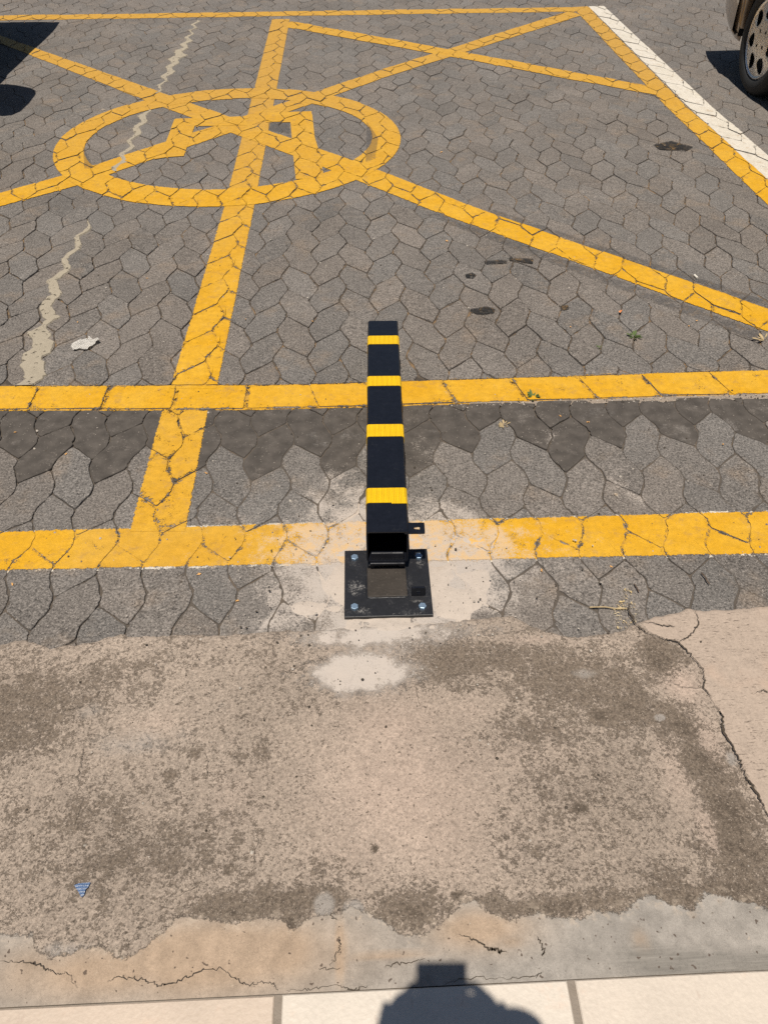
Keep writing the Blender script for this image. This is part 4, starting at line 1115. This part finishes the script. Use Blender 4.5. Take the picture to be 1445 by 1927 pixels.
    # wheels
    for s in (-1, 1):
        for yw in (YF, YR):
            b = bmesh.new()
            xo = CW-.022
            lathe(b, [(s*(xo-.175), .19), (s*(xo-.18), .262), (s*(xo-.165), .284), (s*(xo-.09), WR), (s*(xo-.025), .286), (s*(xo-.006), .266), (s*xo, .248), (s*(xo-.003), .222), (s*(xo-.014), .2075), (s*(xo-.05), .205)], 64)
            wv = bm_obj('wheel', b, M_rubber, root, smooth=True); wv.location = (0, yw, WR)
            cv = bm_obj('wheel_cover', wheel_cover(s), M_rim, wv, smooth=False); cv.location = (s*(xo-.012), 0, 0); cv.rotation_euler = (R(12+40*(yw < 0)), 0, 0)
            b = bmesh.new(); bmesh.ops.create_cone(b, segments=40, radius1=.200, radius2=.200, depth=.03, cap_ends=True, matrix=Matrix.Rotation(R(90), 4, 'Y'))
            d = bm_obj('shade_disc', b, M_dark, wv); d.location = (s*(xo-.075), 0, 0)  # near-black backing disc: the shade behind the cover holes put into its colour
    return root
make_car((3.205, 5.02-(CL/2-.80), 0), carpaint('taupe_car_paint', (.20, .15, .105)), 'taupe car with silver wheel covers parked beyond the white line')
make_car((-3.09, 6.95-CL/2, 0), carpaint('dark_car_paint', (.03, .035, .045)), 'dark car left of the bays, only its shadow in the picture', FO=1.5, corner=.2, my=.06, ms=1.75, lift=.24)
# ------------------------------------------------------------------ small things lying about
def drop(px, py, z=.004):
    x, y = gp(px, py); return (x, y, z)
def mat_paper():
    k = NM('crumpled_paper'); return k.bsdf(k.mix(k.noise(60, 4, .6, k.objco()), (.70, .67, .62), (.80, .77, .72)), .8, k.bump(k.noise(120, 3, .6, k.objco()), .0008), spec=.3)
rr = random.Random(5)
o = empty('paper_scrap', drop(163, 647), R(12)); bpy.data.objects.remove(o)
bm = bmesh.new()
N = 11; L = [(-1, -.35), (-.82, -.75), (-.3, -.62), (.0, -.95), (.42, -.70), (.62, -.2), (1.0, .05), (.86, .55), (.45, .5), (.25, .85), (-.1, .42), (-.5, .25), (-.75, .1)]
gridv = {}
def inside(x, y, P):
    c = False
    for i in range(len(P)):
        a, b = P[i-1], P[i]
        if (a[1] > y) != (b[1] > y) and x < (b[0]-a[0])*(y-a[1])/(b[1]-a[1])+a[0]: c = not c
    return c
n = 34
for i in range(n):
    for j in range(n):
        if inside(-1+2*(i+.5)/n, -1+2*(j+.5)/n, L):
            q = []
            for a, b in ((i, j), (i+1, j), (i+1, j+1), (i, j+1)):
                if (a, b) not in gridv:
                    x, y = -1+2*a/n, -1+2*b/n
                    z = .006+.016*abs(vn(x*2.2+5, y*2.2+1)*2)+.003*vn(x*5, y*5)
                    gridv[a, b] = bm.verts.new((x*.036+.002*vn(x*9, y*9), y*.033, max(.001, z)))
                q.append(gridv[a, b])
            bm.faces.new(q)
bmesh.ops.solidify(bm, geom=bm.faces[:], thickness=.0006)
o = bm_obj('paper_scrap', bm, mat_paper(), smooth=True); o.location = drop(163, 650, .002); o.rotation_euler = (0, 0, R(8)); o.scale = (1.3, 1.3, .8)
tag(o, 'crumpled white paper scrap lying on the grey pavers', 'litter')
def mat_bluescrap():
    k = NM('printed_blue_scrap'); P = k.objco()
    sx = k.n('ShaderNodeSeparateXYZ'); k.set(sx.inputs[0], P)
    rows = k.ss(k.ma('SINE', k.mul(sx.outputs[1], 2*math.pi/.0052)), .0, .35)
    chars = k.ss(k.noise(1, 1, .5, k.mapv(P, (900, 190, 1))), .46, .5)
    c = k.mix(k.mul(rows, chars), (.16, .26, .46), (.55, .60, .68)); return k.bsdf(c, .5, spec=.4)
bm = bmesh.new()
T = [(-.0145, .0085), (-.006, .011), (.0135, .0125), (.0115, .004), (.008, .0005), (.0075, -.0095), (.0035, -.013), (-.0035, -.004), (-.0095, .003)]
vt = [bm.verts.new((x, y, .0012+.0022*abs(vn(x*160, y*160)*2))) for x, y in T]; cc = bm.verts.new((.002, .003, .004))
for i in range(len(vt)): bm.faces.new((vt[i], vt[(i+1) % len(vt)], cc))
bmesh.ops.solidify(bm, geom=bm.faces[:], thickness=.0004)
o = bm_obj('paper_scrap', bm, mat_bluescrap()); o.location = drop(156, 1678, .0075)
tag(o, 'torn triangular blue printed scrap on the brown concrete', 'litter')
bm = bmesh.new(); bmesh.ops.create_cone(bm, segments=16, radius1=.0042, radius2=.0040, depth=.024, cap_ends=True, matrix=Matrix.Rotation(R(90), 4, 'X'))
o = bm_obj('cigarette_butt', bm, simple('cigarette_paper', (.66, .62, .54), .8, .1, 90)); o.location = drop(1308, 523, .006); o.rotation_euler = (0, 0, R(10))
tag(o, 'white cigarette butt beside the long yellow diagonal', 'litter')
M_weed = NM('weed_leaf'); M_weed = M_weed.bsdf(M_weed.mix(M_weed.noise(90, 3, .5), (.055, .10, .022), (.11, .145, .04)), .6, spec=.35)
M_dry = simple('dry_grass', (.40, .30, .16), .8, .25, 60)
def weed(px, py, n, size, label, cat='weed', seed=1, mat=None, flat=.5):
    rr = random.Random(seed); bm = bmesh.new()
    for i in range(n):
        a = rr.uniform(0, 6.28); l = size*rr.uniform(.5, 1); w_ = l*rr.uniform(.16, .28); up = rr.uniform(.15, flat+.3)
        d = Vector((math.cos(a), math.sin(a), 0)); s_ = Vector((-d.y, d.x, 0)); b0 = d*rr.uniform(0, size*.35)
        P = []
        for t, ww in ((0, .15), (.3, .8), (.6, 1), (.85, .6), (1, .05)):
            c = b0+d*l*t*(1-.25*t)+Vector((0, 0, up*l*(t-.45*t*t)))
            P.append((bm.verts.new(c+s_*w_*ww*.5), bm.verts.new(c-s_*w_*ww*.5+Vector((0, 0, .0008)))))
        for A, B in zip(P[:-1], P[1:]): bm.faces.new((A[0], A[1], B[1], B[0]))
    me = bpy.data.meshes.new('weed'); bm.to_mesh(me); bm.free(); me.materials.append(mat or M_weed)
    o = bpy.data.objects.new('weed', me); COL.objects.link(o); o.location = drop(px, py, .0); return tag(o, label, cat)
weed(1192, 634, 26, .030, 'small green weed growing in a paver joint below the long diagonal', seed=2)
weed(1004, 748, 24, .030, 'small green weed at the lower edge of the middle yellow line', seed=4)
weed(1128, 655, 16, .014, 'tiny sparse weed in a paver joint beside the larger weed', seed=6)
weed(947, 800, 16, .024, 'dry straw tuft in the dark pavers right of the bollard', 'dry tuft', 8, M_dry, .2)
weed(1437, 640, 6, .05, 'thin grass blades at the right edge under the long diagonal', 'grass blades', 9, M_dry, .3)
M_leaf = simple('dry_leaf', (.62, .33, .10), .7, .25, 80); M_leafr = simple('orange_leaf', (.66, .27, .10), .7, .2, 80)
def leafmesh(seed, size, curl=.35):
    rr = random.Random(seed); bm = bmesh.new(); P = []
    m = 7; c = bm.verts.new((0, 0, size*.15))
    for i in range(m):
        a = 6.283*i/m; r = size*(.5 if i % 2 else .9)*rr.uniform(.6, 1.1)
        P.append(bm.verts.new((r*math.cos(a), r*.55*math.sin(a), size*curl*rr.uniform(0, 1))))
    for i in range(m): bm.faces.new((P[i], P[(i+1) % m], c))
    me = bpy.data.meshes.new('leaf_fragment'); bm.to_mesh(me); bm.free(); return me
spots = [(30, 815), (125, 856), (389, 892), (448, 1132), (25, 1101), (375, 1082), (1018, 1076), (1150, 1068), (1359, 838), (1053, 784), (1105, 796), (1073, 617), (1310, 605), (463, 602), (588, 606), (300, 735), (147, 608), (278, 525), (1295, 615), (840, 455), (830, 288), (935, 118)]
for i, (px, py) in enumerate(spots):
    me = leafmesh(i, .0075 if py > 500 else .012); me.materials.append(M_leaf)
    o = bpy.data.objects.new('leaf_fragment', me); COL.objects.link(o); o.location = drop(px, py, .003); o.rotation_euler = (0, 0, i*1.3)
    tag(o, 'tiny orange crumb of dry leaf lying on the pavers', 'leaf crumb', 'orange leaf crumbs on the pavers')
me = leafmesh(77, .019, .5); me.materials.append(M_leafr); o = bpy.data.objects.new('leaf', me); COL.objects.link(o); o.location = drop(1166, 590, .003); o.rotation_euler = (0, 0, R(60))
tag(o, 'curled orange leaf on the pavers under the long diagonal', 'leaf')
M_twig = simple('twig', (.09, .06, .04), .9, .3, 60)
for a, b, lb in (((1200, 1118), (1192, 1102), 'short dark twig beside the flaking cream paint'), ((1318, 1082), (1333, 1103), 'thin dark twig on the pavers below the right end of the near line'), ((1108, 1146), (1178, 1149), 'pale straw along the edge of the concrete on the right')):
    p, q = Vector(drop(*a, .007)), Vector(drop(*b, .007)); bm = bmesh.new(); c = (p+q)/2
    m_ = (q-p); tube_path(bm, [tuple(-m_/2), tuple(-m_*.1+Vector((.001, .002, .001))), tuple(m_*.2+Vector((0, -.001, 0))), tuple(m_/2)], .0016, 6, False, .2)
    o = bm_obj('twig', bm, M_twig if 'dark' in lb else M_dry); o.location = c; tag(o, lb, 'twig')
# grit: loose grains of sand, stone and plaster
V, F = [], []; rr = random.Random(21); GC = []
def grain(x, y, z, r):
    b0 = len(V); a0 = rr.uniform(0, 6)
    for k in range(5): V.append((x+r*rr.uniform(.6, 1.1)*math.cos(a0+k*1.2566), y+r*rr.uniform(.6, 1.1)*math.sin(a0+k*1.2566), z-r*.2))
    V.append((x+rr.uniform(-.3, .3)*r, y+rr.uniform(-.3, .3)*r, z+r*.8))
    for k in range(5): F.append((b0+k, b0+(k+1) % 5, b0+5))
    GC.extend([rr.random()]*5)
for _ in range(1500):
    x = rr.uniform(-1.2, 1.5); y = rr.uniform(.40, 3.2)
    grain(x, y, .0045 if y < 1.15 else .002, min(.0045, rr.expovariate(1/.0012)+.0006))
for _ in range(500):
    x = rr.gauss(.05, .30); y = rr.gauss(1.15, .12)
    if not (-.07 < x < .18 and 1.1 < y < 1.36): grain(x, y, .008, min(.004, rr.expovariate(1/.001)+.0005))
for _ in range(300):
    x = rr.uniform(.25, 1.6); grain(x, bend((x, 1.955))[1]+rr.gauss(0, .008), .002, rr.uniform(.001, .0035))
def mat_grit():
    k = NM('grit'); t = k.attr('tone')
    return k.bsdf(k.mix(k.ss(t, .35, .65), k.mix(t, (.06, .05, .04), (.16, .13, .10)), (.48, .43, .37)), .9, spec=.2)
mesh_obj('grit', V, F, mat_grit(), fattrs={'tone': GC})['kind'] = 'stuff'

# ------------------------------------------------------------------ the photographer (behind the camera; the shadow falls into the picture)
PER = Vector((.03, -.44, .0086))
per = empty('person', PER); tag(per, 'photographer standing on the porch tiles with both hands raised around a phone', 'person')
def skin(name, J, E_, mat, parent, root=0, sub=2):
    """one continuous surface grown over joints J: (x, y, z, radius)"""
    me = bpy.data.meshes.new(name); me.from_pydata([tuple(Vector(j[:3])-PER) for j in J], E_, []); me.materials.append(mat)
    o = bpy.data.objects.new(name, me); COL.objects.link(o); o.parent = parent
    md = o.modifiers.new('skin', 'SKIN'); md.use_smooth_shade = True
    for i, j in enumerate(J):
        r = j[3]; r = r if isinstance(r, tuple) else (r, r); me.skin_vertices[0].data[i].radius = r
        me.skin_vertices[0].data[i].use_root = (i == root)
    sb_ = o.modifiers.new('sub', 'SUBSURF'); sb_.levels = sub; sb_.render_levels = sub
    return o
PC = Vector((.011, 0, CAMH)) + Vector(AU)*(-.058) - Vector(AF)*.009       # phone centre
pu, pr, pf = Vector(AU), Vector(AR), Vector(AF)
J, E_ = [], []
def add(p, r, frm=None):
    J.append((*p, r)); i = len(J)-1
    if frm is not None: E_.append((frm, i))
    return i
cx0 = PER.x; cy0 = PER.y
pel = add((cx0, cy0, .95), (.15, .11)); wai = add((cx0, cy0+.01, 1.10), (.135, .10), pel); che = add((cx0, cy0+.01, 1.30), (.155, .11), wai)
ncb = add((cx0, cy0+.02, 1.45), (.09, .075), che); nck = add((cx0, cy0+.05, 1.52), .055, ncb)
hd1 = add((cx0, cy0+.09, 1.585), (.068, .082), nck); hd2 = add((cx0, cy0+.095, 1.66), (.078, .098), hd1); hd3 = add((cx0, cy0+.085, 1.73), (.066, .085), hd2)
nose = add((cx0, cy0+.20, 1.625), .012, hd1)
for s in (-1, 1):
    ear = add((cx0+s*.088, cy0+.085, 1.635), .012, hd2)
    sh = add((cx0+s*.185, cy0, 1.40), .062, che); el_ = add((cx0+s*.245, cy0+.10, 1.135), .043, sh)
    base = PC+pr*(-.052 if s < 0 else .062)-pu*.006-pf*.004
    wr = add(tuple(base-pu*.085+pr*s*.030-pf*.030), .029, el_)
    pa = add(tuple(base-pu*.035+pr*s*.010), (.046, .036), wr); pb = add(tuple(base+pu*.008+pr*s*.002), (.043, .034), pa)
    hl = add(tuple(base-pu*.070-pr*s*.016), .046, wr)
    th = add(tuple(base+pu*.012-pf*.012-pr*s*.010), .026, pb)
    if s > 0: kn_ = add(tuple(base-pu*.014+pr*.058), .034, pa); kn2 = add(tuple(base-pu*.045+pr*.098), .040, kn_); kn3 = add(tuple(base-pu*.02-pr*.02), .030, pa)
    # four fingers closing behind the phone, thumb in front
    for q, (ln, du) in enumerate(((.020, .030), (.026, .010), (.024, -.010), (.016, -.030))):
        k0 = base+pu*(du+.006)+pr*(s*.002)+pf*.006
        f1 = add(tuple(k0), .0095, pb if du > 0 else pa); f2 = add(tuple(k0+pf*.016-pr*s*ln*.5), .0088, f1); f3 = add(tuple(k0+pf*.014-pr*s*(ln+.012)), .0080, f2); f4 = add(tuple(k0+pf*.012-pr*s*(ln+.024)), .0068, f3)
    t1 = add(tuple(base-pu*.010-pf*.016-pr*s*.004), .0115, pa); t2 = add(tuple(base+pu*.018-pf*.020-pr*s*.016), .0098, t1); t3 = add(tuple(base+pu*.036-pf*.017-pr*s*.030), .0078, t2)
    hip = add((cx0+s*.095, cy0, .88), .085, pel); kn = add((cx0+s*.105, cy0+.02, .50), .058, hip); an = add((cx0+s*.11, cy0-.01, .10), .038, kn); to = add((cx0+s*.12, cy0+.13, .045), (.040, .026), an)
def mat_skin():
    k = NM('skin'); return k.bsdf(k.mix(k.noise(30, 3, .5, k.objco()), (.36, .20, .13), (.42, .245, .165)), .5, spec=.4)
skin('body', J, E_, mat_skin(), per)
M_shirt = simple('shirt_cotton', (.10, .14, .22), .9, .15, 40, bump=.001); M_trou = simple('trouser_cloth', (.035, .035, .04), .9, .15, 40, bump=.001)
M_hair = simple('dark_hair', (.012, .009, .007), .6, .3, 120, bump=.002); M_shoe = simple('shoe_leather', (.02, .017, .015), .5, .2, 50)
JJ = [(cx0, cy0, .92, (.165, .125)), (cx0, cy0+.01, 1.10, (.15, .115)), (cx0, cy0+.01, 1.30, (.17, .125)), (cx0, cy0+.015, 1.44, (.10, .085))]; EE = [(0, 1), (1, 2), (2, 3)]
for s in (-1, 1):
    b = len(JJ); JJ += [(cx0+s*.185, cy0, 1.40, .075), (cx0+s*.225, cy0+.06, 1.23, .062)]; EE += [(2, b), (b, b+1)]
skin('shirt', JJ, EE, M_shirt, per)
JJ = [(cx0, cy0, .96, (.158, .12)), (cx0, cy0, .90, (.16, .12))]; EE = [(0, 1)]
for s in (-1, 1):
    b = len(JJ); JJ += [(cx0+s*.097, cy0, .82, .098), (cx0+s*.106, cy0+.02, .50, .076), (cx0+s*.112, cy0-.005, .10, .058)]; EE += [(1, b), (b, b+1), (b+1, b+2)]
skin('trousers', JJ, EE, M_trou, per)
for s in (-1, 1):
    skin('shoe', [(cx0+s*.11, cy0-.045, .050, (.042, .042)), (cx0+s*.114, cy0+.03, .048, (.044, .040)), (cx0+s*.12, cy0+.10, .040, (.046, .032)), (cx0+s*.122, cy0+.165, .034, (.036, .025))], [(0, 1), (1, 2), (2, 3)], M_shoe, per)
skin('hair', [(cx0, cy0+.03, 1.60, (.060, .045)), (cx0, cy0+.045, 1.68, (.083, .075)), (cx0, cy0+.085, 1.745, (.074, .085))], [(0, 1), (1, 2)], M_hair, per)
ph = empty('phone', PC); tag(ph, 'phone held upright in the hands of the photographer', 'phone')
PMX = Matrix(((pr.x, pu.x, -pf.x), (pr.y, pu.y, -pf.y), (pr.z, pu.z, -pf.z))).to_4x4()
bm = bmesh.new(); box(bm, -.042, .042, -.080, .080, -.0045, .0045, .003, 3); bm.transform(PMX); bm_obj('case', bm, M_trim, ph)
bm = bmesh.new(); box(bm, -.0345, .0345, -.076, .076, .0042, .0048); bm.transform(PMX); bm_obj('screen', bm, M_glass, ph)
